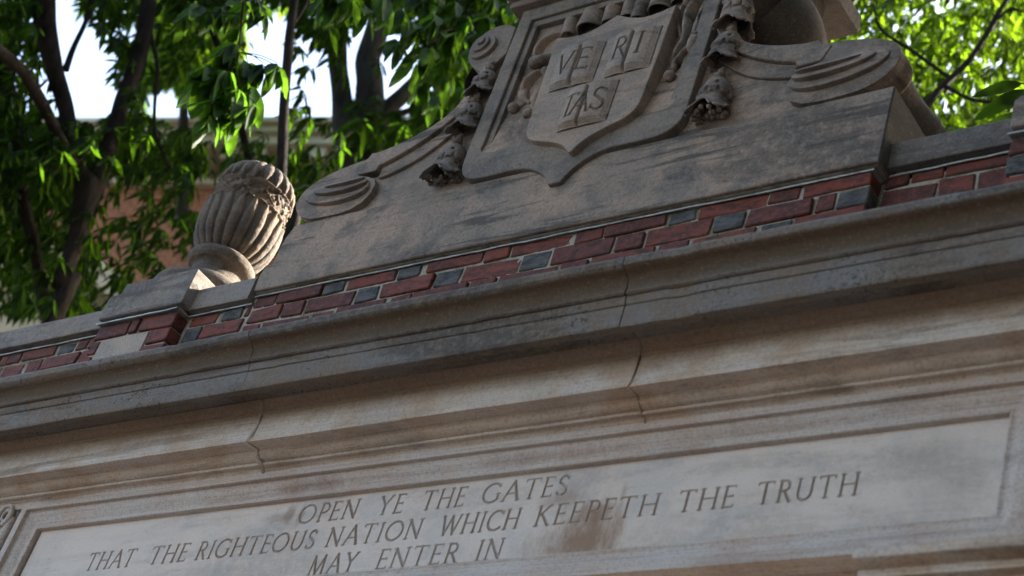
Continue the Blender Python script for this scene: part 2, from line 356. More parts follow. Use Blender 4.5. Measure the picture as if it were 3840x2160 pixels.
# inscription panel: letters are V-cut grooves, each its own mesh
S = .053; T_ = .037
def glyph(ch):
    """strokes: list of (polyline, half width); height 1"""
    def serif(x, y, l=.10, hw=.026): return ([(x-l, y), (x+l, y)], hw)
    def arc(cx, cy, rx, ry, a0, a1, n=18): return [(cx+rx*math.cos(R_(a0+(a1-a0)*k/n)), cy+ry*math.sin(R_(a0+(a1-a0)*k/n))) for k in range(n+1)]
    L = []
    A = lambda pts, hw=S: L.append((pts, hw))
    if ch == 'O': A(arc(.46, .5, .42, .47, 0, 360, 40)); wd = .92
    elif ch == 'P': A([(.14, .03), (.14, .97)]); A([(.14, .955)]+arc(.30, .715, .21, .24, 90, -90)+[(.20, .475)], .05); L += [serif(.14, .03), serif(.09, .97, .06)]; wd = .52
    elif ch == 'E': A([(.12, .03), (.12, .97)]); A([(.12, .965), (.48, .965)], T_); A([(.12, .52), (.43, .52)], T_); A([(.12, .035), (.50, .035)], T_); L += [([(.48, .98), (.48, .88)], .026), ([(.50, .02), (.51, .14)], .026), ([(.43, .57), (.43, .47)], .024), serif(.08, .97, .05), serif(.08, .03, .05)]; wd = .52
    elif ch == 'N': A([(.12, .03), (.12, .97)], .042); A([(.12, .97), (.72, .03)], .06); A([(.72, .03), (.72, .97)], .042); L += [serif(.12, .03), serif(.72, .97), serif(.07, .97, .06)]; wd = .84
    elif ch == 'Y': A([(.08, .97), (.38, .50)], .058); A([(.68, .97), (.38, .50)], .042); A([(.38, .50), (.38, .03)]); L += [serif(.08, .97), serif(.68, .97, .09), serif(.38, .03)]; wd = .76
    elif ch == 'T': A([(.36, .03), (.36, .97)]); A([(.04, .965), (.68, .965)], T_); L += [serif(.36, .03), ([(.04, .98), (.02, .87)], .028), ([(.68, .98), (.69, .87)], .028)]; wd = .72
    elif ch == 'H': A([(.12, .03), (.12, .97)]); A([(.70, .03), (.70, .97)]); A([(.12, .52), (.70, .52)], T_); L += [serif(.12, .03), serif(.12, .97), serif(.70, .03), serif(.70, .97)]; wd = .82
    elif ch == 'G': A(arc(.47, .5, .42, .47, 42, 318, 34)); A([(.78, .17), (.78, .45)], .052); L += [([(.66, .46), (.88, .46)], .026), ([(.79, .83), (.80, .94)], .028)]; wd = .88
    elif ch == 'A': A([(.40, .99), (.05, .03)], .042); A([(.40, .99), (.76, .03)], .062); A([(.18, .37), (.62, .37)], T_); L += [serif(.05, .03, .08), serif(.76, .03, .09)]; wd = .80
    elif ch == 'S': A([(.44, .84)]+arc(.27, .745, .18, .215, 40, 215)+[(.24, .56), (.36, .44)]+arc(.28, .265, .19, .235, 42, -140)+[(.08, .16)], .052); L += [([(.455, .92), (.45, .78)], .028), ([(.07, .07), (.08, .24)], .028)]; wd = .52
    elif ch == 'R': A([(.14, .03), (.14, .97)]); A([(.14, .955)]+arc(.30, .73, .20, .225, 90, -90)+[(.20, .505)], .05); A([(.32, .505), (.60, .03)], .058); L += [serif(.14, .03), serif(.09, .97, .06), serif(.62, .03, .06)]; wd = .64
    elif ch == 'I': A([(.13, .03), (.13, .97)]); L += [serif(.13, .03), serif(.13, .97)]; wd = .26
    elif ch == 'U': A([(.12, .97), (.12, .40)]+arc(.40, .36, .28, .33, 180, 350)+[(.68, .40), (.68, .97)], .052); L += [serif(.12, .97), serif(.68, .97)]; wd = .78
    elif ch == 'W': A([(.06, .97), (.30, .03)], .058); A([(.30, .03), (.54, .95)], .042); A([(.54, .95), (.78, .03)], .058); A([(.78, .03), (1.02, .97)], .042); L += [serif(.06, .97, .08), serif(1.02, .97, .08)]; wd = 1.08
    elif ch == 'C': A(arc(.46, .5, .42, .47, 44, 316, 32)); L += [([(.77, .82), (.78, .94)], .028), ([(.77, .06), (.79, .18)], .028)]; wd = .78
    elif ch == 'K': A([(.12, .03), (.12, .97)]); A([(.14, .48), (.56, .97)], .042); A([(.25, .60), (.62, .03)], .058); L += [serif(.12, .03), serif(.12, .97), serif(.57, .97, .08), serif(.64, .03, .07)]; wd = .68
    elif ch == 'M': A([(.12, .03), (.18, .97)], .042); A([(.18, .97), (.48, .06)], .06); A([(.48, .06), (.80, .97)], .042); A([(.80, .97), (.88, .03)], .06); L += [serif(.12, .03, .08), serif(.88, .03, .09)]; wd = 1.0
    elif ch == 'V': A([(.06, .97), (.38, .03)], .06); A([(.38, .03), (.70, .97)], .042); L += [serif(.06, .97, .09), serif(.70, .97, .09)]; wd = .76
    return wd, L
def groove(GX, GZ, x, z, h, sx, strokes):
    """groove depth (metres) of one letter sampled at GX, GZ"""
    D = np.zeros(GX.shape)
    for pts, hw in strokes:
        for (a, b), (c, d) in zip(pts[:-1], pts[1:]):
            ax, az, bx, bz = x+a*h*sx, z+b*h, x+c*h*sx, z+d*h
            vx, vz = bx-ax, bz-az; L2 = vx*vx+vz*vz+1e-12
            t_ = np.clip(((GX-ax)*vx+(GZ-az)*vz)/L2, 0, 1)
            D = np.maximum(D, hw*h-np.hypot(GX-ax-t_*vx, GZ-az-t_*vz))
    return D
PX0, PX1, PZ0, PZ1 = -1.520, 1.578, 3.700, 3.992; PY = 0.0
lines = [(3.910, [('OPEN', -.437, -.226), ('YE', -.157, -.070), ('THE', -.008, .131), ('GATES', .186, .448)]),
         (3.8245, [('THAT', -1.236, -1.036), ('THE', -.970, -.820), ('RIGHTEOUS', -.782, -.340), ('NATION', -.298, .022), ('WHICH', .084, .330), ('KEEPETH', .378, .731), ('THE', .782, .932), ('TRUTH', .988, 1.240)]),
         (3.7395, [('MAY', -.322, -.160), ('ENTER', -.090, .172), ('IN', .229, .308)])]
CAPH = .061
panel = obj('inscription_panel', box('panel_core', PX0-.01, PX1+.01, PY+.014, .28, PZ0-.03, PZ1+.03), M['panel'], gate)
plate_v = []; plate_f = []; pvo = 0
def add_quad(x0, x1, z0, z1):
    global pvo
    if x1-x0 < 1e-6 or z1-z0 < 1e-6: return
    nx = max(1, int((x1-x0)/.1)); xs = np.linspace(x0, x1, nx+1)
    for a, b in zip(xs[:-1], xs[1:]):
        plate_v.extend([(a, PY, z0), (b, PY, z0), (b, PY, z1), (a, PY, z1)]); plate_f.append([pvo, pvo+1, pvo+2, pvo+3]); pvo += 4
rows = []
for zb, words in lines:
    tiles = []
    for wd, xa, xb in words:
        gs = [glyph(ch) for ch in wd]; gap = .16
        tot = sum(g_[0] for g_ in gs)+gap*(len(gs)-1); sx = (xb-xa)/(tot*CAPH); x = xa
        for (gw, st_), ch in zip(gs, wd):
            tiles.append((x, x+gw*CAPH*sx, sx, st_)); x += (gw+gap)*CAPH*sx
    rows.append((zb, tiles))
zlo = PZ0
for zb, tiles in sorted(rows, key=lambda r: r[0]):
    z0, z1 = zb-.008, zb+CAPH+.008
    add_quad(PX0, PX1, zlo, z0); zlo = z1
    mids = [PX0]
    for k, (xa, xb, sx, st_) in enumerate(tiles):
        lo = xa-.008 if k == 0 else max(xa-.008, (tiles[k-1][1]+xa)/2)
        hi = xb+.008 if k == len(tiles)-1 else min(xb+.008, (xb+tiles[k+1][0])/2)
        add_quad(mids[-1], lo, z0, z1); mids.append(hi)
        nx = int((hi-lo)/.0014)+2; nz = int((z1-z0)/.0014)+2
        gx = np.linspace(lo, hi, nx); gz = np.linspace(z0, z1, nz); GX, GZ = np.meshgrid(gx, gz, indexing='ij')
        D = groove(GX, GZ, xa, zb, CAPH, sx, st_); D[0] = D[-1] = 0; D[:, 0] = D[:, -1] = 0
        V = np.stack([GX, PY+np.clip(D, 0, 1)*2.0, GZ], -1).reshape(-1, 3)
        F = grid_faces(nx, nz); dm = (D.reshape(-1)[F] > 0).any(1)
        for sel, isl in ((dm, True), (~dm, False)):
            Fs = F[sel]; used = np.unique(Fs); re = np.zeros(nx*nz, int); re[used] = np.arange(len(used)); Vs = V[used]; Fr = re[Fs]
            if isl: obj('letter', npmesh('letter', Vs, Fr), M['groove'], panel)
            else:
                plate_v.extend([tuple(p) for p in Vs.tolist()]); plate_f.extend((Fr+pvo).tolist()); pvo += len(Vs)
    add_quad(mids[-1], PX1, z0, z1)
add_quad(PX0, PX1, zlo, PZ1)
obj('inscribed_face', mesh('inscribed_face', plate_v, plate_f), M['panel'], panel)
# moulded frame round the panel (mitred): (inset from the outer edge, y)
def frame_loop(name, x0, x1, z0, z1, prof, step=.03, seed=3, amp=.0006):
    parts = []
    for side in range(4):
        a, b = [(x0, x1), (x1, x0)][side in (2,)] if side in (0, 2) else (z0, z1) if side == 1 else (z1, z0)
        L_ = abs((x1-x0) if side in (0, 2) else (z1-z0)); n = max(2, int(L_/step)); V = []
        for k in range(n+1):
            t_ = k/n
            for ins, y in prof:
                if side == 0: p = (x0+ins+(x1-x0-2*ins)*t_, y, z0+ins)
                elif side == 1: p = (x1-ins, y, z0+ins+(z1-z0-2*ins)*t_)
                elif side == 2: p = (x1-ins-(x1-x0-2*ins)*t_, y, z1-ins)
                else: p = (x0+ins, y, z1-ins-(z1-z0-2*ins)*t_)
                V.append(p)
        V = np.array(V); V[:, 1] += vnoise(V, seed+side, 18, 2)*amp
        parts.append((V, grid_faces(n+1, len(prof))))
    V, F = join(parts); me = npmesh(name, V, F[:, ::-1])
    bm = bmesh.new(); bm.from_mesh(me); bmesh.ops.recalc_face_normals(bm, faces=bm.faces)
    for e in bm.edges:
        if len(e.link_faces) == 2 and e.calc_face_angle(0) > R_(28): e.smooth = False
    bm.to_mesh(me); bm.free()
    for p in me.polygons: p.use_smooth = True
    return me
FX0, FX1, FZ0, FZ1 = -1.614, 1.655, 3.643, 4.088
fp = [(0, .20), (0, -.040), (.001, -.0415), (.024, -.0415), (.0255, -.040), (.0258, -.0285), (.030, -.0265), (.040, -.0262), (.052, -.0225), (.062, -.0165), (.070, -.0145), (.0755, -.0150), (.080, -.0175), (.084, -.0165), (.085, -.014), (.0852, .016)]
# the upper members sit just under the bed mould, the lower ones share the outer fillet
obj('panel_frame', frame_loop('panel_frame', FX0, FX1, 3.6445, 4.0722, fp), M['frame'], gate)
obj('lintel_stone', box('lintel_stone', FX0+.004, FX1-.004, .02, .60, 3.640, 4.05), M['bed'], gate, bevel=.004)
# frieze beyond the frame, with the carved scroll consoles beside it
for sgn, xa, xb in ((-1, -3.6, FX0-.002), (1, FX1+.002, 3.4)):
    obj('frieze_stone', box('frieze_stone', xa, xb, .0, .6, 3.665, 4.054), M['bed'], gate, bevel=.003)
    cx = (FX0+.045-.135) if sgn < 0 else (FX1-.045+.135)
    # spiral head
    parts = []
    for k in range(2):
        pass
    sp = []
    for k in range(90):
        th = R_(-60+k*9.5); rr = .044*(1-k/105); sp.append((-sgn*-1*0+rr*math.cos(th), rr*1.0*math.sin(th)))
    ccx = -1.690 if sgn < 0 else 1.735
    pts = [(ccx+sgn*-1*p[0]*.85, -.030-.012*(1-k/90), 4.035+p[1]) for k, p in enumerate(sp)]
    v_, f_ = tube(pts, [.0085*(1-k/150) for k in range(90)], 8); parts.append((v_, f_))
    tail = [(ccx+sgn*.0-sgn*.036, 4.03), (ccx-sgn*.034, 3.98), (ccx-sgn*.028, 3.92), (ccx-sgn*-.0, 3.86), (ccx+sgn*.05, 3.80), (ccx+sgn*.13, 3.76)]
    tp, tr = smooth_line([(a, -.03, b) for a, b in tail], [.012, .014, .017, .022, .026, .03]); parts.append(tube(tp, tr, 10))
    Vc, Fc = join(parts); obj('console', npmesh('console', Vc, Fc), M['frame'], gate, True)
    disc = [(ccx+.047*math.cos(a*math.pi/16), 4.035+.047*math.sin(a*math.pi/16)) for a in range(32)]
    obj('console_disc', prism('console_disc', disc, -.028, .0), M['frame'], gate, bevel=.003)
# piers and capitals under the ends of the lintel, jambs down to the ground
for sgn in (-1, 1):
    xi = 1.30 if sgn > 0 else -1.26; xo = xi+sgn*1.75
    xa, xb = sorted((xi, xo)); cap = [(.60, 3.6395), (-.070, 3.6395), (-.072, 3.633), (-.070, 3.616), (-.062, 3.612), (-.048, 3.611), (-.036, 3.608), (-.034, 3.590), (-.012, 3.586), (-.010, 3.568), (.60, 3.568)]
    obj('pier_capital', sweep_x('pier_capital', cap, xa, xb, .02, .0012, 77+sgn, .006), M['bed'], gate)
    obj('pier_shaft', box('pier_shaft', xa+(.012 if sgn > 0 else 0), xb-(.012 if sgn < 0 else 0), 0.0, .58, .45, 3.566), M['cope'], gate, bevel=.01)
    obj('pier_plinth', box('pier_plinth', xa-.05, xb+.05, -.10, .65, -.05, .448), M['cope'], gate, bevel=.02)

# ------------------------------------------------------------------ brick attic
BY = .045
obj('mortar_bed', box('mortar_bed', -3.6, 1.068, BY+.006, .62, 4.41, 4.866), M['mortar'], gate)
obj('mortar_bed', box('mortar_bed', 1.069, 3.4, BY+.052, .62, 4.41, 4.86), M['mortar'], gate)
# worn mortar surface standing out unevenly between the bricks
nx, nz = 1000, 42
GX, GZ = np.meshgrid(np.linspace(-3.0, 1.066, nx), np.linspace(4.60, 4.8655, nz), indexing='ij')
V = np.stack([GX, GX*0, GZ], -1).reshape(-1, 3); V[:, 1] = BY+.0062+vnoise(V, 5, 70, 3)*.0035
obj('pointing', npmesh('pointing', V, grid_faces(nx, nz)), M['mortar'], gate, True)
brick_cache = {}
def brick_mesh(L_, H_, D_, var):
    key = (round(L_, 3), round(H_, 3), round(D_, 2), var)
    if key in brick_cache: return brick_cache[key]
    rr = random.Random(hash(key) & 0xffff)
    bm = bmesh.new(); j = .0034
    for x in (0, L_):
        for y in (0, D_):
            for z in (0, H_): bm.verts.new((x+rr.uniform(-j, j), y+rr.uniform(-j, j)*.6, z+rr.uniform(-j, j)))
    bm.verts.ensure_lookup_table()
    for q in ((0, 1, 3, 2), (4, 6, 7, 5), (0, 4, 5, 1), (2, 3, 7, 6), (0, 2, 6, 4), (1, 5, 7, 3)): bm.faces.new([bm.verts[i] for i in q])
    bmesh.ops.recalc_face_normals(bm, faces=bm.faces)
    bmesh.ops.bevel(bm, geom=bm.edges[:], offset=.0032, segments=1, affect='EDGES', profile=.6)
    me = bpy.data.meshes.new('brick'); bm.to_mesh(me); bm.free(); brick_cache[key] = me; return me
def put_brick(x0, x1, z0, z1, mat, y=BY, depth=.09, label=None):
    L_, H_ = round((x1-x0)/.005)*.005, .0568
    me = brick_mesh(L_, z1-z0, depth, random.randint(0, 2)).copy() if False else brick_mesh(L_, z1-z0, depth, random.randint(0, 2)+10*['red', 'plum', 'black', 'buff'].index(mat))
    o = bpy.data.objects.new('brick', me)
    if not me.materials: me.materials.append(M[mat])
    link(o, gate); o.location = Vector((x0+(x1-x0-L_)/2, y+random.uniform(-.0025, .0025), z0+random.uniform(-.001, .001)))-gate.location
    o.rotation_euler = (R_(random.uniform(-.8, .8)), R_(random.uniform(-.7, .7)), R_(random.uniform(-1.2, 1.2)))
    return o
RZ = [(4.8175, 4.8620), (4.7530, 4.8100), (4.6900, 4.7465), (4.6265, 4.6835)]
r, p, k_ = 'red', 'plum', 'black'
row1 = [(-1.079, -.991, r), (-.984, -.792, r), (-.784, -.702, k_), (-.690, -.497, r), (-.487, -.403, k_), (-.375, -.167, r), (-.160, -.070, r), (-.062, .149, r), (.159, .252, r), (.261, .461, r), (.473, .552, k_), (.565, .768, r), (.777, .868, r), (.876, 1.072, r)]
row2 = [(-1.078, -.944, r), (-.934, -.842, p), (-.832, -.640, r), (-.628, -.544, k_), (-.531, -.330, r), (-.321, -.229, k_), (-.220, -.016, r), (-.007, .087, k_), (.098, .303, r), (.312, .403, p), (.412, .615, r), (.625, .715, k_), (.725, .914, p), (.927, .978, p), (.988, 1.072, k_)]
row3 = [(-1.078, -1.010, r), (-1.000, -.808, r), (-.796, -.70, r), (-.690, -.497, r), (-.478, -.400, p), (-.387, -.182, r), (-.172, -.083, p), (-.073, .132, r), (.145, .234, p), (.248, .453, r), (.462, .555, p), (.566, .760, r), (.775, .866, k_), (.875, 1.072, r)]
for row, (z0, z1) in zip((row1, row2, row3), RZ):
    for a, b, c_ in row: put_brick(a, b, z0, z1, c_)
bayL1 = [(-1.36, -1.235, r), (-1.213, -1.122, k_), (-1.108, -1.088, p)]; bayL2 = [(-1.36, -1.288, k_), (-1.274, -1.100, r)]; bayL3 = [(-1.36, -1.20, r), (-1.19, -1.09, p)]
far1 = [(-2.50, -2.32, r), (-2.31, -2.276, r), (-2.268, -2.205, p), (-2.195, -2.02, r), (-2.005, -1.921, k_), (-1.905, -1.855, r), (-1.845, -1.78, p)]
far2 = [(-2.46, -2.28, r), (-2.272, -2.16, r), (-2.138, -2.064, p), (-2.050, -1.87, r), (-1.858, -1.78, r)]
far3 = [(-2.45, -2.25, r), (-2.24, -2.15, k_), (-2.14, -1.94, r), (-1.93, -1.78, r)]
bayR1 = [(1.118, 1.178, p), (1.19, 1.268, r), (1.28, 1.44, r)]; bayR2 = [(1.118, 1.258, p), (1.268, 1.36, r), (1.37, 1.46, p)]; bayR3 = [(1.13, 1.20, r), (1.21, 1.41, r), (1.42, 1.47, k_)]
for rowset in ((bayL1, bayL2, bayL3), (far1, far2, far3), (bayR1, bayR2, bayR3)):
    for row, (z0, z1) in zip(rowset, RZ):
        for a, b, c_ in row:
            dz = -.030 if rowset[0] is not bayL1 and a < -1.5 else (-.028 if a > 1.1 or (a < -1.08) else 0)
            if a > 1.1:
                (a, z0_), (b, z1_) = rm(a, z0+dz, BY, BY+.046), rm(b, z1+dz, BY, BY+.046); put_brick(a-.004, b, z0_, z0_+.057, c_, y=BY+.046)
            else: put_brick(a, b, z0+dz, z1+dz, c_)
# the two pedestals of the attic stand forward of the wall
def pedestal(x0, x1, sgn):
    obj('pedestal_core', box('pedestal_core', x0+.008, x1-.008, .008, .6, 4.43, 4.835), M['mortar'], gate)
    zz = [(4.772, 4.829), (4.708, 4.765), (4.644, 4.701), (4.58, 4.637)]
    if sgn < 0:
        lay = [[(x0, x0+.155, p), (x0+.163, x0+.205, r), (x0+.215, x1, r)], [(x0, x0+.035, p), (x1-.095, x1, r)], [(x0, x0+.035, r), (x1-.13, x1, r)], [(x0, x0+.2, r), (x0+.21, x1, r)]]
    else:
        lay = [[(x0, x0+.20, r), (x0+.21, x1, r)], [(x0, x0+.095, k_), (x0+.105, x0+.30, r), (x0+.31, x1, p)], [(x0, x0+.20, r), (x0+.21, x1, r)], [(x0, x0+.2, r), (x0+.21, x1, r)]]
    for row, (z0, z1) in zip(lay, zz):
        for a, b, c_ in row: put_brick(a, b, z0, z1, c_, y=0.0, depth=.11)
    if sgn < 0:
        o = obj('stone_patch', box('stone_patch', x0+.046, x1-.106, .001, .09, 4.60, 4.764), M['buff'], gate, bevel=.003)
        tag(o, 'pale square stone let into the brickwork of the pedestal')
pedestal(-1.760, -1.378, -1); pedestal(1.460, 1.84, 1)
# lead flashing: a thin wavy sheet under each stone
def flashing(x0, x1, z, y, amp=.0022, seed=0):
    n = max(8, int((x1-x0)/.008)); xs = np.linspace(x0, x1, n); P = np.stack([xs, xs*0, xs*0], -1)
    wv = vnoise(P, seed+2, 14, 3); wz = vnoise(P, seed+5, 8, 3); prf = [(.05, .001), (.004, .0005), (-.001, -.001), (-.0045, -.0035), (-.0060, -.0100), (-.0035, -.0102), (.0005, -.004), (.05, -.0035)]
    V = np.array([(x, y+b+wv[i]*.0025*(b < .03), z+c_+wz[i]*amp) for i, x in enumerate(xs) for b, c_ in prf])
    obj('lead_flashing', npmesh('lead_flashing', V, grid_faces(n, len(prf))[:, ::-1]), M['lead'], gate, True)
flashing(-1.085, 1.078, 4.8675, BY-.0015, .0025, 1)
flashing(-1.372, -1.085, 4.8405, BY-.001, .004, 4); flashing(-3.0, -1.765, 4.8405, BY-.001, .002, 5); flashing(1.082, 1.455, 4.8800, BY+.045, .002, 6)
flashing(-1.764, -1.372, 4.836, -.010, .0015, 7); flashing(1.456, 1.85, 4.836, -.010, .0015, 8)
v_ = np.array([(-1.3730, y, 4.8375+c) for y in np.linspace(-.012, .036, 6) for c in (0, -.008)]); v_[:, 0] += vnoise(v_, 3, 60)*.002
obj('lead_flashing', npmesh('lead_flashing', v_, grid_faces(6, 2)), M['lead'], gate)
# coping courses
def cope(x0, x1, dz=0, dyy=0):
    pr = [(x0, 0), (x1, 0)]
    prof = [(.62, 4.842+dz), (.021, 4.842+dz), (.019, 4.845+dz), (.019, 4.925+dz), (.023, 4.931+dz), (.30, 4.965+dz), (.62, 4.93+dz)]
    obj('coping_stone', sweep_x('coping_stone', prof, x0, x1, .012, .0022, int(abs(x0*10)), .01, 0, dyy), M['cope'], gate)
cope(-1.372, -1.094); cope(-3.2, -1.765, .001); cope(1.098, 1.458, .040, .046)
def ped_block(x0, x1):
    zt = 5.000; zs = 4.935
    fr = [(x0, 4.842), (x1, 4.842), (x1, zs), (x1-.012, zt), (x0+.045, zt), (x0+.040, 4.962), (x0+.014, 4.940), (x0, zs)]
    n = len(fr); y0, y1 = -.022, .44
    V = [(a, y0+(.010 if b > 4.94 else 0), b) for a, b in fr]+[(a, y1-(.010 if b > 4.94 else 0), b) for a, b in fr]
    F = [list(range(n))]+[[i, i+n, (i+1) % n+n, (i+1) % n] for i in range(n)]+[list(range(2*n-1, n-1, -1))]
    obj('pedestal_stone', mesh('pedestal_stone', V, F), M['cope'], gate, bevel=.006)
ped_block(-1.757, -1.357); ped_block(1.462, 1.862)

# ------------------------------------------------------------------ carved pediment
ped = empty('carved_pediment', 'carved limestone pediment with a shield of three open books, standing on the brick attic', 'pediment', (XC, .33, 4.868))
# base course, its left end weathered back
base = [(-1.080, 4.868), (1.0975, 4.868), (1.0965, 5.137), (-1.026, 5.137), (-1.030, 5.12), (-1.044, 5.085), (-1.050, 5.045), (-1.047, 4.992), (-1.060, 4.972), (-1.079, 4.962), (-1.087, 4.94), (-1.084, 4.90)]
bc = obj('base_course', prism('base_course', base, .020, .62), M['crest'], ped, bevel=.006, seg=3); bc.data.materials.append(M['sooty_shade'])
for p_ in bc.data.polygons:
    if abs(p_.normal.x) > .8 and p_.center.x > 1.09: p_.material_index = 1  # right return gets its shade as a darker, sooty stone colour
obj('bedding_mortar', box('bedding_mortar', -1.078, 1.09, .032, .60, 4.8665, 4.872), M['mortar'], ped)
def cr(pts, n=6):
    P, _ = smooth_line([(a, 0, b) for a, b in pts], [1]*len(pts), n); return [(q[0], q[2]) for q in P]
# half outline, u = distance from the centre line
sw_out = cr([(.405, 5.86), (.455, 5.71), (.480, 5.60), (.505, 5.52), (.545, 5.475), (.600, 5.44), (.680, 5.408), (.760, 5.389), (.808, 5.386)])
sw_mid = cr([(.470, 5.50), (.520, 5.445), (.580, 5.400), (.640, 5.365), (.700, 5.338), (.752, 5.320)])
sw_in = cr([(.470, 5.43), (.530, 5.372), (.590, 5.328), (.650, 5.300), (.715, 5.280), (.752, 5.276)])
vol = cr([(.824, 5.3665), (.870, 5.362), (.930, 5.352), (.990, 5.335), (1.040, 5.310), (1.068, 5.280), (1.076, 5.245), (1.066, 5.205), (1.030, 5.168), (.975, 5.144), (.90, 5.138)])
for sgn in (-1, 1):
    q = lambda pts: [(XC+sgn*a, b) for a, b in pts]
    # plain body behind the carving
    body = q([(.20, 5.137), (.800, 5.137), (.800, 5.386)]+[p_ for p_ in sw_out[::-1] if p_[0] < .795]+[(.20, 5.86)])
    back_v = q([(.801, 5.1375), (.90, 5.1375)]+vol[::-1][1:]+[(.801, 5.370)])
    obj('volute_block', prism('volute_block', back_v, .037, .10), M['crest'], ped, bevel=.006)
    obj('scroll_panel', prism('scroll_panel', body, .036, .60), M['crest'], ped, bevel=.007, seg=3)
    # sweeping outer band and the lower band under it
    band = q([(.808, 5.386), (.822, 5.366), (.856, 5.350), (.836, 5.299), (.779, 5.297), (.759, 5.297), (.752, 5.320)]+sw_mid[::-1][1:]+[(.44, 5.56)]+[p_ for p_ in sw_out if p_[0] > .44])
    obj('scroll_band', prism('scroll_band', band, .010, .60), M['crest'], ped, bevel=.005, seg=3)
    band2 = q([(.752, 5.319), (.752, 5.276)]+sw_in[::-1][1:]+[p_ for p_ in sw_mid if p_[0] < .752])
    obj('scroll_band', prism('scroll_band', band2, .024, .30), M['crest'], ped, bevel=.004, seg=2)
    # volute plate with stepped oval whorls
    pl = q([(.836, 5.299), (.856, 5.352)]+vol+[(.90, 5.137), (.85, 5.137), (.805, 5.143), (.765, 5.165), (.742, 5.198), (.738, 5.235), (.752, 5.262), (.785, 5.280)])
    obj('volute', prism('volute', pl, .014, .09), M['crest'], ped, bevel=.006, seg=3)
    def oval(cx, cz, a, b, rot, y, n=48):
        P = []
        for k in range(n):
            th = 2*math.pi*k/n; x_, z_ = a*math.cos(th), b*math.sin(th)
            P.append((XC+sgn*(cx+x_*math.cos(rot)-z_*math.sin(rot)), cz+x_*math.sin(rot)+z_*math.cos(rot)))
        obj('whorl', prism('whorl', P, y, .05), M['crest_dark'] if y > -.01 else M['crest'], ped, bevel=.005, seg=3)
    def whorl3(cx, cz, a, b, rot, y, y2, n=48):
        # oval step whose face tilts outward towards the bottom
        P = []
        for k in range(n):
            th = 2*math.pi*k/n; x_, z_ = a*math.cos(th), b*math.sin(th)
            P.append((cx+x_*math.cos(rot)-z_*math.sin(rot), cz+x_*math.sin(rot)+z_*math.cos(rot)))
        if sgn < 0: P = P[::-1]
        V = []
        for a_, b_ in P: V.append((XC+sgn*a_, y+(y2-y)*(b_-(cz-b))/(2*b), b_))
        for a_, b_ in P: V.append((XC+sgn*a_, .05, b_))
        F = [list(range(n))]+[[i, i+n, (i+1) % n+n, (i+1) % n] for i in range(n)]
        obj('whorl', mesh('whorl', V, F), M['crest'], ped, bevel=.004, seg=3)
    whorl3(.900, 5.240, .146, .056, .13, -.004, .0135)
    whorl3(.885, 5.253, .122, .040, .12, -.018, .0125)
    whorl3(.868, 5.263, .095, .024, .12, -.024, .0115)
    # the roll that runs back from the volute
    n1, n2 = 56, 48; V = []
    yy = np.linspace(0, 1, n1)
    for a in yy:
        y = .05+a*.60
        k = 1-.10*math.sin(math.pi*min(1, a/.44))
        if .42 < a < .56: k = .94+.06*math.cos((a-.49)/.07*math.pi/1)*1.0
        if a >= .56: k = .90+.16*math.sin((a-.56)/.44*math.pi*.9)
        if .485 < a < .52 or .59 < a < .625: k -= .06
        for j in range(n2):
            th = 2*math.pi*j/n2; V.append((XC+sgn*(.905+.168*k*math.cos(th)), y, 5.245+.104*k*math.sin(th)))
    V = np.array(V); V += (vnoise(V, 4, 16, 3)*.002)[:, None]
    F = grid_faces(n1, n2); u_ = np.arange(n1-1); F = np.vstack([F, np.stack([u_*n2+n2-1, (u_+1)*n2+n2-1, (u_+1)*n2, u_*n2], -1)])
    me = npmesh('scroll_roll', V, F); obj('scroll_roll', me, M['sooty_shade'], ped, True)  # roll's shade is put into its dark stone colour
    # small scroll beside the tablet
    sv = cr([(.385, 5.845), (.43, 5.872), (.49, 5.874), (.535, 5.845), (.556, 5.800), (.552, 5.755), (.525, 5.712), (.490, 5.680), (.462, 5.655), (.44, 5.66), (.38, 5.72)], 5)
    obj('small_scroll', prism('small_scroll', q(sv), .012, .50), M['crest_dark'], ped, bevel=.006, seg=3)
    for (cx, cz, a, b, y) in ((.490, 5.775, .052, .052, -.002), (.494, 5.780, .034, .034, -.012), (.490, 5.784, .016, .016, -.020)):
        P = [(XC+sgn*(cx+a*math.cos(R_(k*10))), cz+b*math.sin(R_(k*10))) for k in range(36)]
        obj('small_whorl', prism('small_whorl', P, y, .03), M['crest_dark'], ped, bevel=.004, seg=2)
    n1, n2 = 60, 44; V = []
    for i in range(n1):
        a = i/(n1-1); y = .08+a*.56; k = .098+.030*math.sin(min(1, a/.45)*math.pi)*1.0+.035*a
        if abs(a-.50) < .035 or abs(a-.62) < .03: k -= .016
        if a > .62: k += .02*math.sin((a-.62)/.38*math.pi)
        for j in range(n2):
            th = 2*math.pi*j/n2; V.append((XC+sgn*(.500+k*math.cos(th)), y, 5.735-.03*a+k*1.05*math.sin(th)))
    V = np.array(V); V += (vnoise(V, 14, 16, 3)*.002)[:, None]
    F = grid_faces(n1, n2); u_ = np.arange(n1-1); F = np.vstack([F, np.stack([u_*n2+n2-1, (u_+1)*n2+n2-1, (u_+1)*n2, u_*n2], -1)])
    obj('small_roll', npmesh('small_roll', V, F), M['sooty_shade'], ped, True)
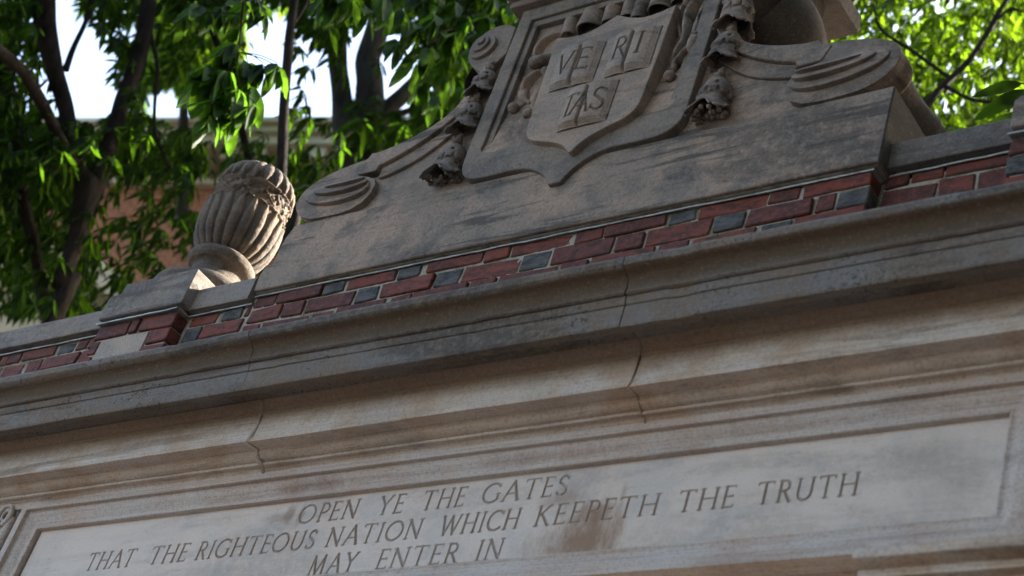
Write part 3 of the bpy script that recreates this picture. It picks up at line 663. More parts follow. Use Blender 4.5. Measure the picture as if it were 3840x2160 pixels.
# tablet: body, frame standing proud, recess floor
TC = .047
bot = cr([(.402, 5.30), (.400, 5.225), (.388, 5.180), (.355, 5.150), (.305, 5.139), (.24, 5.138), (.17, 5.139), (.11, 5.124), (.06, 5.092), (.033, 5.060), (.022, 5.040)], 5)
out = [(TC+a, b) for a, b in bot]+[(TC-a, b) for a, b in bot[::-1]]
tab_out = [(TC+.402, 5.905)]+out+[(TC-.397, 5.905)]
inn = cr([(.345, 5.30), (.343, 5.262), (.30, 5.247), (.22, 5.247), (.12, 5.238), (.06, 5.212), (.0, 5.178)], 5)
hole = [(TC+a, b) for a, b in inn]+[(TC-a, b) for a, b in inn[::-1][1:]]
obj('tablet_body', prism('tablet_body', [(TC-.375, 5.15), (TC+.375, 5.15), (TC+.375, 5.93), (TC-.375, 5.93)], .052, .60), M['crest'], ped, bevel=.004)
fl = [(TC-.36, .046, 5.86), (TC+.36, .046, 5.86), (TC+.36, .040, 5.50), (TC-.36, .040, 5.50), (TC+.36, .010, 5.240), (TC-.36, .010, 5.240), (TC+.36, .016, 5.150), (TC-.36, .016, 5.150)]
obj('tablet_floor', mesh('tablet_floor', fl, [[3, 2, 1, 0], [5, 4, 2, 3], [7, 6, 4, 5]]), M['crest'], ped, True)
def ring(name, outer, inner, y0, y1, mat, bevel):
    """outline with a hole, both open at the top corners in the same order"""
    n = len(outer); mI = len(inner)
    bm = bmesh.new()
    def loop(pts, y): return [bm.verts.new((a, y, b)) for a, b in pts]
    of, inf = loop(outer, y0), loop(inner, y0); ob, ib = loop(outer, y1), loop(inner, y1)
    ed = []
    for L_ in (of, inf):
        for i in range(len(L_)): ed.append(bm.edges.new((L_[i], L_[(i+1) % len(L_)])))
    bmesh.ops.triangle_fill(bm, use_beauty=True, edges=ed)
    for A_, B_ in ((of, ob), (inf, ib)):
        for i in range(len(A_)):
            j = (i+1) % len(A_); bm.faces.new((A_[i], B_[i], B_[j], A_[j]))
    bmesh.ops.recalc_face_normals(bm, faces=bm.faces)
    bmesh.ops.dissolve_limit(bm, angle_limit=R_(1), verts=bm.verts, edges=bm.edges)
    me = bpy.data.meshes.new(name); bm.to_mesh(me); bm.free()
    me.update()
    if sum(p_.normal.y*p_.area for p_ in me.polygons if abs(p_.normal.y) > .9) > 0: me.flip_normals()
    return obj(name, me, mat, ped, bevel=bevel, seg=3)
def off(hole_, d):
    return [(TC+(a-TC)*(1+d/.345) if abs(a-TC) > .2 else a, b-(d if b < 5.4 else -d)) for a, b in hole_]
hole_t = [(TC+.345, 5.848)]+hole+[(TC-.345, 5.848)]
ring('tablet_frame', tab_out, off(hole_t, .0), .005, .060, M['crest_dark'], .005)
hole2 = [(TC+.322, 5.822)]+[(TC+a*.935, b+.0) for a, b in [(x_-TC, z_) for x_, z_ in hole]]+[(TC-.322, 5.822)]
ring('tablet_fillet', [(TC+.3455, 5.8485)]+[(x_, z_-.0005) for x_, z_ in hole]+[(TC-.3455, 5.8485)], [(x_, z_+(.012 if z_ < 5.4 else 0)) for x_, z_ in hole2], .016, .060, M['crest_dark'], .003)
# cap over the tablet and the slab above it
for (x0, x1, y0, y1, z0, z1) in ((-.392, .448, -.022, .56, 5.9055, 5.935), (-.405, .461, -.060, .58, 5.9360, 5.985), (-.36, .42, .03, .56, 5.986, 6.23), (-.415, .471, -.14, .70, 6.2305, 6.31)):
    obj('cap_slab', box('cap_slab', x0, x1, y0, y1, z0, z1), M['crest_dark'], ped, bevel=.006, seg=2)

# shield with three open books
SC = .058
sl = cr([(-.222, 5.728), (-.219, 5.65), (-.215, 5.50), (-.208, 5.37), (-.205, 5.325), (-.196, 5.290), (-.168, 5.262), (-.115, 5.243), (-.065, 5.222), (-.03, 5.198), (-.004, 5.168)], 5)
top = cr([(.224, 5.726), (.170, 5.712), (.115, 5.708), (.070, 5.720), (.035, 5.736), (.0, 5.755)], 5)
SY = -.018
sh = [(SC+a, b) for a, b in sl]+[(SC-a, b) for a, b in sl[::-1]]+[(SC+a, b) for a, b in top][1:]+[(SC-a, b) for a, b in top[::-1]][1:-1]
sh = rml(sh, .012, SY)
shield = obj('shield', prism('shield', sh, SY, .045), M['shield'], ped, bevel=.006, seg=4)
book_defs = [((-.104, .060, 5.452, 5.632), -.021, [('V', -.092, .060, 5.503), ('E', -.018, .048, 5.503)]),
             ((.100, .262, 5.452, 5.632), .172, [('R', .114, .055, 5.508), ('I', .200, .022, 5.508)]),
             ((-.010, .166, 5.257, 5.430), .066, [('T', -.012, .058, 5.297), ('A', .030, .068, 5.297), ('S', .098, .048, 5.300)])]
for (x0, x1, z0, z1), xs, lets in book_defs:
    x0, z0 = rm(x0, z0, 0, SY-.004); x1, z1 = rm(x1, z1, 0, SY-.004); xs = rm(xs, 0, 0, SY-.004)[0]; lets = [(c_, rm(a_, 0, 0, SY-.004)[0], b_, rm(0, d_, 0, SY-.004)[1]) for c_, a_, b_, d_ in lets]
    nx, nz = int((x1-x0)/.0013), int((z1-z0)/.0013)
    GX, GZ = np.meshgrid(np.linspace(x0, x1, nx), np.linspace(z0, z1, nz), indexing='ij')
    sL = np.clip((GX-x0)/(xs-x0), 0, 1); sR = np.clip((x1-.020-GX)/(x1-.020-xs), 0, 1); s_ = np.where(GX < xs, sL, sR)
    H = .011+.011*np.sin(np.clip(s_, 0, 1)*2.35)-.013*np.exp(-((GX-xs)/.0045)**2)
    # page edges: a stepped slope along the foot and down the right side
    eb = np.clip((GZ-z0)/.017, 0, 1); er = np.clip((x1-GX)/.021, 0, 1)
    st1 = np.where(eb < 1, (np.floor(eb*3)/3*.75+eb*.25), 1); st2 = np.where(er < 1, (np.floor(er*4)/4*.65+er*.35), 1)
    H = H*(.30+.70*st1)*(.30+.70*st2)
    H = np.where(er < 1, H-.0022*(np.sin(er*4*2*math.pi) > .55), H)
    top_f = np.clip((z1-GZ)/.006, 0, 1); lf = np.clip((GX-x0)/.004, 0, 1); H = H*np.maximum(.0, top_f)*np.maximum(.15, lf)
    Q = np.stack([GX, GX*0, GZ], -1).reshape(-1, 3); H = H+(vnoise(Q, 8, 60, 3)*.0008).reshape(H.shape)
    Dall = np.zeros(GX.shape); idm = -np.ones(GX.shape, int)
    for li, (ch, lx, lw, lz) in enumerate(lets):
        gw, st_ = glyph(ch); D = groove(GX, GZ, lx, lz, .095, lw/(gw*.095), [(p_, hw*.9) for p_, hw in st_])
        idm[(D > Dall) & (D > 0)] = li; Dall = np.maximum(Dall, D)
    Yv = SY+.0005-H+np.clip(Dall, 0, .0045)*1.8
    V = np.stack([GX, Yv, GZ], -1).reshape(-1, 3); F = grid_faces(nx, nz); fm = idm.reshape(-1)[F].max(1)
    for li in range(-1, len(lets)):
        Fs = F[fm == li]; used = np.unique(Fs); re = np.zeros(nx*nz, int); re[used] = np.arange(len(used)); Vs = V[used]; Fr = re[Fs]
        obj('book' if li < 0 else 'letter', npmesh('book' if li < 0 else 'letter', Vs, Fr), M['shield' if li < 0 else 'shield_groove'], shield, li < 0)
# skirts closing the books on to the shield
    for a, b, c_, d_ in ((x0, x1, z0, z0), (x1, x1, z0, z1), (x0, x0, z0, z1)): pass

# ribbon: curled strap-like sheets with real thickness
def strap(pts, wid, name='ribbon', th=.006, mat='crest', nseg=8):
    """centre line (x,y,z), width direction along Z-ish given per point"""
    P, Wd = smooth_line(pts, wid, nseg); T = np.gradient(P, axis=0); T /= np.linalg.norm(T, axis=1)[:, None]
    return P, Wd, T
def curl(path, y0, wdir, wid, depth, turns, name='ribbon'):
    pass
def sheet(rows_, name, mat='crest', th=.006, parent=None):
    """rows_: list of polylines (each list of 3-D points), lofted, given thickness by a solidify modifier"""
    A_ = [smooth_line(r_, [1]*len(r_), 5)[0] for r_ in rows_]; A_ = np.array(A_)
    B_ = np.array([smooth_line(A_[:, j], [1]*len(rows_), 4)[0] for j in range(A_.shape[1])])   # across
    nu, nv = B_.shape[0], B_.shape[1]; V = B_.reshape(-1, 3); V = V+(vnoise(V, 21, 30, 3)*.0022)[:, None]*np.array([.5, 1, .5])
    o = obj(name, npmesh(name, V, grid_faces(nu, nv)), M[mat], parent or ped, True)
    s_ = o.modifiers.new('sol', 'SOLIDIFY'); s_.thickness = th; s_.offset = 0
    sb = o.modifiers.new('sub', 'SUBSURF'); sb.levels = 1; sb.render_levels = 1
    return o
def loop_ribbon(cx, cz, rx, rz, a0, a1, yc, ydep, wdt, n=9, tilt=0.0, flare=1.0):
    """an open curl: its band faces the viewer and bellies out of the recess; the curl's hollow opens downward/right"""
    rows_ = []
    for s_ in (-1, -.4, .4, 1):
        row = []
        for k in range(n):
            t_ = k/(n-1); th = R_(a0+(a1-a0)*t_)
            x = cx+rx*math.cos(th)+tilt*s_*wdt; z = cz+rz*s_*(1 if flare == 1 else (1+flare*t_))
            row.append((x, yc-ydep*math.sin(th), z+.012*math.sin(th*.5)))
        rows_.append(row)
    return rows_
# top curls: short half-tubes hanging from the recess top, hollow below
def half_tube(cx, ztop, zbot, r, lean=0.0, y=.05, flare=1.25, name='ribbon', squash=1.0):
    rows_ = []
    for t_ in (0, .33, .66, 1):
        z = ztop+(zbot-ztop)*t_; rr = r*(1+(flare-1)*t_); row = []
        for k in range(13):
            th = R_(-20+220*k/12); row.append((cx+lean*t_+rr*math.cos(th), y-squash*rr*1.05*math.sin(th)-.004, z-.006*math.sin(th)*t_))
        rows_.append(row)
    sheet(rows_, name, 'crest', .007)
half_tube(-.150, 5.825, 5.757, .026, .004, flare=1.0)
half_tube(-.067, 5.832, 5.748, .036, .008, flare=1.30)
half_tube(.008, 5.828, 5.752, .028, .010, flare=1.15)
half_tube(.075, 5.832, 5.755, .026, .010, flare=1.15)
half_tube(.125, 5.832, 5.740, .028, -.004, flare=.9)
half_tube(.190, 5.835, 5.748, .034, .012, flare=1.2)
half_tube(.262, 5.835, 5.755, .030, .012, flare=1.1)
# left side: two big C folds that roll in behind the shield
def c_fold(cx, cz, rx, rz, y=.05, out=.040, a0=80, a1=290, w=.030, sgn=1):
    rows_ = []
    for s_ in (-1, -.35, .35, 1):
        row = []
        for k in range(15):
            t_ = k/14; th = R_(a0+(a1-a0)*t_)
            rad = 1+.18*s_
            row.append((cx+sgn*rx*rad*math.cos(th), y-out*(.45+.55*math.sin(math.pi*t_))+.018*abs(s_)**2+(.016 if s_ < 0 else 0), cz+rz*rad*math.sin(th)))
        rows_.append(row)
    sheet(rows_, 'ribbon', 'crest', .008)
c_fold(-.172, 5.700, .066, .064, a0=70, a1=262, out=.040)
c_fold(-.176, 5.532, .056, .066, a0=78, a1=250, out=.042)
def limb(pts, rad, name, mat='crest', sides=12, amp=.002, parent=None):
    P, Q = smooth_line(pts, rad, 5); v, f = tube(P, Q, sides); v = v+(vnoise(v, 9, 45, 3)*amp)[:, None]
    return obj(name, npmesh(name, v, f), M[mat], parent or ped, True)
limb([(-.235, .036, 5.662), (-.228, .020, 5.640), (-.195, .012, 5.632), (-.165, .026, 5.645)], [.018, .021, .019, .017], 'ribbon')
limb([(-.185, .045, 5.625), (-.180, .035, 5.600), (-.172, .040, 5.575)], [.010, .017, .012], 'ribbon')
limb([(-.238, .040, 5.535), (-.232, .028, 5.500), (-.220, .034, 5.475), (-.236, .036, 5.458)], [.016, .017, .011, .008], 'ribbon')
limb([(-.185, .040, 5.500), (-.178, .030, 5.470), (-.168, .038, 5.440)], [.012, .013, .008], 'ribbon')
# right side: draped ribbon end
rows_ = []
for t_, (cx, cz, wv) in enumerate([(.345, 5.80, .045), (.355, 5.735, .048), (.343, 5.665, .042), (.352, 5.600, .036), (.365, 5.545, .030), (.357, 5.500, .020), (.346, 5.468, .012)]):
    rows_.append([(cx+wv*(k/8*2-1), .030-.024*math.sin(k*1.55+t_*.9)-.012*(1-abs(k/8*2-1)), cz+.012*math.sin(k*.8)-.010*(k/8)) for k in range(9)])
sheet(rows_, 'ribbon', 'crest', .010)
limb([(.383, .035, 5.585), (.392, .018, 5.545), (.388, .014, 5.505), (.392, .03, 5.475)], [.014, .020, .016, .008], 'ribbon')
limb([(.350, .03, 5.480), (.342, .02, 5.455), (.335, .028, 5.430)], [.010, .012, .008], 'ribbon')
def ball(c, r_, name, mat='crest', sq=1.0, parent=None, lobes=0):
    n1, n2 = 14, 20; V = []
    for i in range(n1+1):
        ph = math.pi*i/n1
        for j in range(n2):
            th = 2*math.pi*j/n2; rr = r_*(1+(.07*math.cos(lobes*th) if lobes else 0)); V.append((c[0]+rr*math.sin(ph)*math.cos(th), c[1]+rr*math.sin(ph)*math.sin(th), c[2]+r_*sq*math.cos(ph)))
    V = np.array(V); F = grid_faces(n1+1, n2); u_ = np.arange(n1); F = np.vstack([F, np.stack([u_*n2+n2-1, (u_+1)*n2+n2-1, (u_+1)*n2, u_*n2], -1)])
    return obj(name, npmesh(name, V+(vnoise(V, 2, 60)*.0012)[:, None], F[:, ::-1]), M[mat], parent or ped, True)
for c_ in ((-.246, .022, 5.446), (-.176, .024, 5.402), (.338, .018, 5.402), (.398, .03, 5.455)): ball(c_, .0185, 'tassel_ball')

# bellflower garlands: three bells a side, each a fluted, flared, drilled cup
def bell(cx, cz_top, cz_bot, rd, rf, mirror, last=False, seed=0, lean=0.0):
    n1, n2 = 54, 96; V = []; H_ = cz_top-cz_bot
    A1 = np.linspace(0, 1, n1); TH = np.linspace(0, 2*math.pi, n2, endpoint=False)
    for a in A1:
        z = cz_top-H_*a
        if a < .40: rr = rd*math.sqrt(max(0, 1-(1-a/.40)**2))*.96+.002
        elif a < .72: rr = rd*(1+.10*(a-.40)/.32)
        else: rr = rd*1.10+(rf-rd*1.10)*((a-.72)/.28)**1.8
        V.append([rr, z, a])
    out_ = []
    for rr, z, a in V:
        for th in TH:
            pet = math.cos(4*th+math.pi)          # four lobes
            k = rr*(1+(.03+.20*max(0, a-.45))*pet)
            zz = z-(.024 if last else .020)*max(0, a-.6)/.4*pet+(.010*max(0, (a-.9)/.1) if pet > .3 else 0)
            # torn upper husk edge
            if .40 < a < .66:
                edge = .50+.06*math.sin(th*9+seed)+.04*math.sin(th*17+seed*2)
                k += (.006 if a < edge else -.001)
            # drilled eyes near the crown, on the two front quarters
            for et in (-math.pi/2-.55, -math.pi/2+.55):
                dth = (th-et+math.pi) % (2*math.pi)-math.pi
                if math.hypot(dth*rd*1.1, (a-.27)*H_) < .0080: k -= .022
            for et in (-math.pi/2, -math.pi/2+1.2, -math.pi/2-1.2):
                dth = (th-et+math.pi) % (2*math.pi)-math.pi
                if math.hypot(dth*rd*1.3, (a-.63)*H_) < .0070: k -= .020
            out_.append((cx+lean*a+k*math.cos(th), .018+k*math.sin(th)*.95, zz))
    out_ = np.array(out_); out_ += (vnoise(out_, seed+3, 55, 3)*.0028)[:, None]
    F = grid_faces(n1, n2); u_ = np.arange(n1-1); F = np.vstack([F, np.stack([u_*n2+n2-1, (u_+1)*n2+n2-1, (u_+1)*n2, u_*n2], -1)])
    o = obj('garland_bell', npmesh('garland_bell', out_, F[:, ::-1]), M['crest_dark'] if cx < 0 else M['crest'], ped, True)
    s_ = o.modifiers.new('sol', 'SOLIDIFY'); s_.thickness = .005; s_.offset = -1
    if last:                                         # pitted seed mass in the mouth
        for k in range(34):
            th = rng.uniform(0, 2*math.pi); q_ = rf*.85*math.sqrt(rng.uniform(0, 1))
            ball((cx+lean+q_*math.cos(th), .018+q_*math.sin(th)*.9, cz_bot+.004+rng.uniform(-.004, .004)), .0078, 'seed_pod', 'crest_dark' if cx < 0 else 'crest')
for sgn in (-1, 1):
    if sgn > 0: bl = [(.520, 5.675, 5.535, .036, .056), (.520, 5.515, 5.380, .037, .057), (.528, 5.322, 5.180, .040, .064)]
    else: bl = [(-.405, 5.645, 5.535, .032, .050), (-.412, 5.500, 5.370, .034, .055), (-.418, 5.322, 5.175, .037, .068)]
    for i, (cx, zt, zb, rd, rf) in enumerate(bl):
        bell(cx, zt, zb, rd, rf, sgn, i == 2, i*3+(7 if sgn > 0 else 0), lean=.0)
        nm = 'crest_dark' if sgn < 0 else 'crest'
        ball((cx, .010, zt+.012), .0165, 'garland_bead', nm, .8, lobes=6)
        limb([(cx, .014, zt+.050), (cx, .014, zt+.018)], [.007, .012], 'garland_stem', nm)
        ball((cx, .012, zt+.034), .011, 'garland_bead', nm, .7, lobes=6)

# ------------------------------------------------------------------ urn
UX, UY = -1.555, .200
urn = empty('stone_urn', 'weathered limestone urn with gadrooned bowl on the pedestal beside the pediment', 'urn', (UX, UY, 5.0))
def lathe(name, prof, mat, parent, fn=None, n2=192, cx=UX, cy=UY, amp=.0012, dens=.004):
    pr = np.array(prof, float); P = []
    for a, b in zip(pr[:-1], pr[1:]):
        n = max(1, int(np.hypot(*(b-a))/dens)); P += [a+(b-a)*k/n for k in range(n)]
    P.append(pr[-1]); P = np.array(P); TH = np.linspace(0, 2*math.pi, n2, endpoint=False)
    RR = np.repeat(P[:, 0][:, None], n2, 1); ZZ = np.repeat(P[:, 1][:, None], n2, 1); TT = np.repeat(TH[None, :], len(P), 0)
    if fn is not None: RR = fn(RR, ZZ, TT)
    V = np.stack([cx+RR*np.cos(TT), cy+RR*np.sin(TT), ZZ], -1).reshape(-1, 3)
    nn = vnoise(V, 6, 40, 3); V[:, 0] += (V[:, 0]-cx)*nn*amp*10; V[:, 1] += (V[:, 1]-cy)*nn*amp*10
    F = grid_faces(len(P), n2); u_ = np.arange(len(P)-1); F = np.vstack([F, np.stack([u_*n2+n2-1, (u_+1)*n2+n2-1, (u_+1)*n2, u_*n2], -1)])
    return obj(name, npmesh(name, V, F[:, ::-1]), M[mat], parent, True)
lathe('urn_base', [(.0, 5.0), (.185, 5.0), (.190, 5.010), (.192, 5.045), (.186, 5.062), (.168, 5.070), (.150, 5.075), (.135, 5.090)], 'urn', urn)
lathe('urn_foot', [(.138, 5.088), (.128, 5.105), (.106, 5.125), (.094, 5.150), (.090, 5.172), (.096, 5.180), (.111, 5.186), (.120, 5.196), (.123, 5.210), (.120, 5.224), (.110, 5.234), (.098, 5.240)], 'urn', urn)
def bowlr(z):
    zs = [5.236, 5.255, 5.285, 5.32, 5.36, 5.40, 5.44, 5.452, 5.458, 5.48, 5.515, 5.528, 5.538, 5.57, 5.60, 5.625, 5.645, 5.660, 5.669, 5.673]
    rs = [.088, .106, .126, .139, .145, .147, .146, .144, .139, .138, .138, .139, .139, .137, .128, .109, .084, .055, .027, .004]
    return np.interp(z, zs, rs)*1.03
zz = np.concatenate([np.linspace(5.236, 5.65, 150), np.linspace(5.652, 5.673, 16)])
def urnfn(RR, ZZ, TT):
    N = 20; ph = (TT*N/(2*math.pi)+.25) % 1-.5           # -0.5..0.5 across one lobe
    low = ZZ < 5.447
    halfw = np.where(ZZ > 5.375, np.sqrt(np.clip((5.447-ZZ)/.072, 0, 1))*.44, .44)
    s_ = np.clip(1-(np.abs(ph)/np.maximum(halfw, .02))**2, 0, 1)
    R1 = RR-.013+np.sqrt(s_)*.0115-(-.002)*np.clip((ZZ-5.236)/.03, .25, 1)
    up = ZZ > 5.536; hw2 = np.where(ZZ < 5.585, np.sqrt(np.clip((ZZ-5.536)/.049, 0, 1))*.44, .44)
    s2 = np.clip(1-(np.abs(ph)/np.maximum(hw2, .02))**2, 0, 1); fade = np.clip((5.673-ZZ)/.04, 0, 1)
    R2 = RR-(.014-np.sqrt(s2)*.0155)*fade
    pts = np.stack([RR*np.cos(TT), RR*np.sin(TT), ZZ], -1).reshape(-1, 3)
    holes = vnoise(pts, 12, 75, 2).reshape(RR.shape); n_ = vnoise(pts, 15, 30, 3).reshape(RR.shape)
    R3 = RR-.008-np.clip(holes-.04, 0, .22)*.055+n_*.006
    f_ = np.abs(((TT*5/(2*math.pi)) % 1)-.5)*2; cross = np.exp(-((ZZ-5.493-(f_-.5)*.06)/.004)**2)+np.exp(-((ZZ-5.493+(f_-.5)*.06)/.004)**2)
    R3 = np.maximum(R3, RR-.003-.012*(1-np.clip(cross, 0, 1)))
    Rr = np.where(low, R1, np.where(up, R2, R3))
    for z0 in (5.452, 5.532): Rr = Rr+.009*np.exp(-((ZZ-z0)/.0050)**2)
    return Rr
ub = lathe('urn_bowl', [(float(bowlr(z)), float(z)) for z in zz], 'urn', urn, urnfn, 360, dens=1.0, amp=.001)

# ------------------------------------------------------------------ trees
def leaflet_batch(base, dirs, nrm, L_, wd, bend):
    """leaflets of 8 vertices and 6 quads-as-triangles: arrays of n base points, unit directions, unit normals, lengths"""
    n = len(base); side = np.cross(dirs, nrm); side /= np.linalg.norm(side, axis=1)[:, None]+1e-9
    tpl = [(0, 0, 0), (.30, .80, .04), (.30, 0, -.05), (.30, -.80, .04), (.66, .86, .03), (.66, 0, -.07), (.66, -.86, .03), (1.0, 0, 0)]
    V = np.zeros((n, 8, 3))
    for i, (t_, s_, h) in enumerate(tpl):
        V[:, i] = base+dirs*(L_*t_)[:, None]+side*(L_*wd*.5*s_)[:, None]+nrm*(L_*(h*1.0))[:, None]+np.array([0, 0, -1])*(L_*bend*t_*t_)[:, None]
    F0 = np.array([(0, 2, 1), (0, 3, 2), (1, 2, 5), (1, 5, 4), (2, 3, 6), (2, 6, 5), (4, 5, 7), (5, 6, 7)])
    F = (np.arange(n)[:, None, None]*8+F0[None]).reshape(-1, 3)
    return V.reshape(-1, 3), F
def compound(centres, L0, k=6, wd=.34, droop=.75, rs=None, spread=1.0):
    """fans of k leaflets that droop from each centre"""
    rs = rs or rng; n = len(centres); az0 = rs.uniform(0, 2*math.pi, n); out = []
    B = []; D = []; N = []; L_ = []
    for j in range(k):
        az = az0+2*math.pi*j/k*spread+rs.uniform(-.25, .25, n); dr = droop+rs.uniform(-.35, .45, n)
        d = np.stack([np.cos(az)*np.cos(dr), np.sin(az)*np.cos(dr), -np.sin(dr)], -1)
        nr = np.stack([np.cos(az)*np.sin(dr), np.sin(az)*np.sin(dr), np.cos(dr)], -1)+rs.normal(0, .25, (n, 3))
        nr -= d*(nr*d).sum(1)[:, None]; nr /= np.linalg.norm(nr, axis=1)[:, None]
        B.append(centres+d*.012); D.append(d); N.append(nr); L_.append(L0*rs.uniform(.45, 1.3, n))
    B = np.vstack(B); D = np.vstack(D); N = np.vstack(N); L_ = np.concatenate(L_)
    return leaflet_batch(B, D, N, L_, wd*rs.uniform(.8, 1.15, len(L_)), rs.uniform(0, .55, len(L_)))
GAPS = [(235, 60, 75, 90, 0), (300, 250, 120, 150, 0), (350, 390, 110, 70, 0), (225, 200, 30, 120, 0), (610, 400, 85, 60, 0), (1050, 110, 75, 60, 0), (1010, 400, 70, 60, 0), (1000, 220, 70, 90, 0), (1215, 370, 70, 95, 0), (1345, 250, 55, 160, 0), (1500, 330, 70, 110, 0),
        (1550, 230, 50, 80, 0), (1440, 80, 45, 60, 0), (700, 440, 70, 30, 0)]
def in_gap(px, py, shrink=1.0):
    m_ = np.zeros(len(px), bool)
    for x, y, a, b, _ in GAPS: m_ |= ((px-x-10)/(a*shrink+14))**2+((py-y+30)/(b*shrink+24))**2 < 1
    return m_
def scatter(n, x0, x1, y0, y1, D0, D1, dens=None, gaps=1.0, seed=0):
    """points in the crown: bearings within a window, at a spread of real distances"""
    rs = np.random.default_rng(seed); px = rs.uniform(x0, x1, n); py = rs.uniform(y0, y1, n); D = rs.uniform(D0, D1, n)
    keep = np.ones(n, bool)
    if gaps: keep &= ~in_gap(px, py, gaps)
    P = np.array([hz(a, b, c) for a, b, c in zip(px, py, D)])
    cl = vnoise(P, seed+40, 1.5, 2)
    keep &= cl > -.30+rs.uniform(-.15, .15, n)
    if dens is not None: keep &= rs.uniform(0, 1, n) < dens(px, py)
    return P[keep]
def tree(label, limbs, crown, mat, bark='bark', L0=.11, group=None, root_D=None, name='leafy_tree', k=6, wd=.34, seed=1):
    p0 = limbs[0][0]; b = hz(p0[0], p0[1], p0[3])
    t_ = empty(name, label, 'tree', (float(b[0]), float(b[1]), 0), group); parts = []
    for li, L_ in enumerate(limbs):
        pts = [hz(x, y, D) for x, y, w_, D in L_]; rad = [w_/2*D*1.25/FPX for x, y, w_, D in L_]
        if li == 0: pts = [np.array([pts[0][0], pts[0][1], -.1]), np.array([pts[0][0], pts[0][1], pts[0][2]*.5])]+pts; rad = [rad[0]*1.6, rad[0]*1.15]+rad
        P, Q = smooth_line(pts, rad, 6); P = P+np.stack([vnoise(P, 3, 2.0, 2), vnoise(P, 4, 2.0, 2), P[:, 0]*0], -1)*Q.mean()*.6
        parts.append(tube(P, Q*(1+.10*vnoise(P, 8, 5, 2)), 12))
    V, F = join(parts); obj('trunk', npmesh('trunk', V, F), M[bark], t_, True)
    V, F = compound(crown, L0, k, wd, rs=np.random.default_rng(seed+5)); o = obj('crown', npmesh('crown', V, F), M[mat], t_)
    tag(o, kind='stuff'); return t_
def twigs(P, n, r_=.004, seed=0, L_=.5):
    rs = np.random.default_rng(seed); parts = []
    for i in rs.choice(len(P), min(n, len(P)), replace=False):
        a = P[i]; d = rs.normal(0, 1, 3)*[1, 1, .5]+[0, 0, .8]; d /= np.linalg.norm(d); m_ = a+d*L_*.5+rs.normal(0, .04, 3); parts.append(tube(*smooth_line([a, m_, a+d*L_+[0, 0, .08]], [r_*.5, r_, r_*1.6], 3), 5))
    return join(parts)
# 1: the forked dark tree at the left
Dl = 9.0
lim1 = [[(205, 1200, 62, Dl), (232, 1080, 60, Dl), (262, 940, 60, Dl), (290, 800, 74, Dl), (312, 700, 96, Dl), (285, 640, 66, Dl), (250, 500, 58, Dl), (225, 360, 58, Dl), (195, 240, 66, Dl), (172, 100, 84, Dl), (160, -60, 90, Dl), (150, -400, 80, Dl)],
        [(330, 720, 80, Dl), (372, 620, 66, Dl), (425, 460, 58, Dl), (480, 330, 58, Dl), (525, 190, 62, Dl), (552, 60, 62, Dl), (570, -80, 56, Dl), (600, -400, 40, Dl)],
        [(285, 640, 46, Dl), (220, 520, 42, Dl-.1), (150, 380, 44, Dl-.2), (70, 260, 44, Dl-.3), (-40, 170, 44, Dl-.4)],
        [(245, 262, 26, Dl), (275, 180, 22, Dl), (318, 90, 20, Dl), (352, 0, 24, Dl), (380, -120, 20, Dl)],
        [(190, 1200, 44, Dl+.3), (150, 1040, 42, Dl+.3), (110, 880, 44, Dl+.3), (75, 700, 50, Dl+.3), (55, 520, 60, Dl+.3), (20, 300, 60, Dl+.3), (-30, 60, 60, Dl+.3)],
        [(640, 640, 10, Dl), (585, 520, 12, Dl), (580, 400, 14, Dl), (590, 250, 16, Dl), (560, 100, 18, Dl)]]
dens1 = lambda px, py: np.clip(np.where(py < 520, .9, np.where(px < 330, .95, np.where((py > 640) & (px > 380), .20, .5))), 0, 1)*np.where((px > 150) & (px < 420) & (py < 440) & (py > 30), .30, 1)*np.where((px > 540) & (py < 430), .28, 1)
c1 = np.vstack([scatter(3600, -500, 760, -350, 640, 8.7, 13.0, dens1, .95, 3), scatter(1900, -400, 760, 500, 1150, 8.9, 12.5, dens1, 0, 4), scatter(4500, -900, 900, -2600, -330, 7.5, 14, None, 0, 5)])
t1 = tree('dark forked tree at the far left, its limbs crossing bright sky above the coping', lim1, c1, 'leaf', 'bark', .105, name='forked_tree', seed=1)
V, F = twigs(c1[-1800:], 160, .004, 1, .3); obj('twigs', npmesh('twigs', V, F), M['bark'], t1, True)['kind'] = 'stuff'
# 2: slender trunk between the leaf cluster and the big tree
D2 = 8.2
lim2 = [[(1045, 1000, 46, D2), (1052, 760, 44, D2), (1060, 560, 40, D2), (1076, 340, 38, D2), (1090, 140, 37, D2), (1108, -60, 36, D2), (1125, -400, 30, D2)], [(1095, 100, 16, D2), (1150, 10, 14, D2), (1180, -90, 12, D2)]]
c2 = np.vstack([scatter(520, 1080, 1350, -200, 560, 8.3, 9.8, lambda a, b: np.where(b < 120, .9, .16), .8, 8), scatter(1800, 700, 1700, -2500, -120, 7.4, 13, None, 0, 9), scatter(330, 950, 1260, 560, 1000, 9.0, 10.4, lambda a, b: np.where(a > 1090, .8, .10), 0, 10)])
t2 = tree('slender straight tree right behind the urn, showing between pale cornice and sky', lim2, c2, 'leaf', 'bark', .10, name='slender_tree', seed=2)
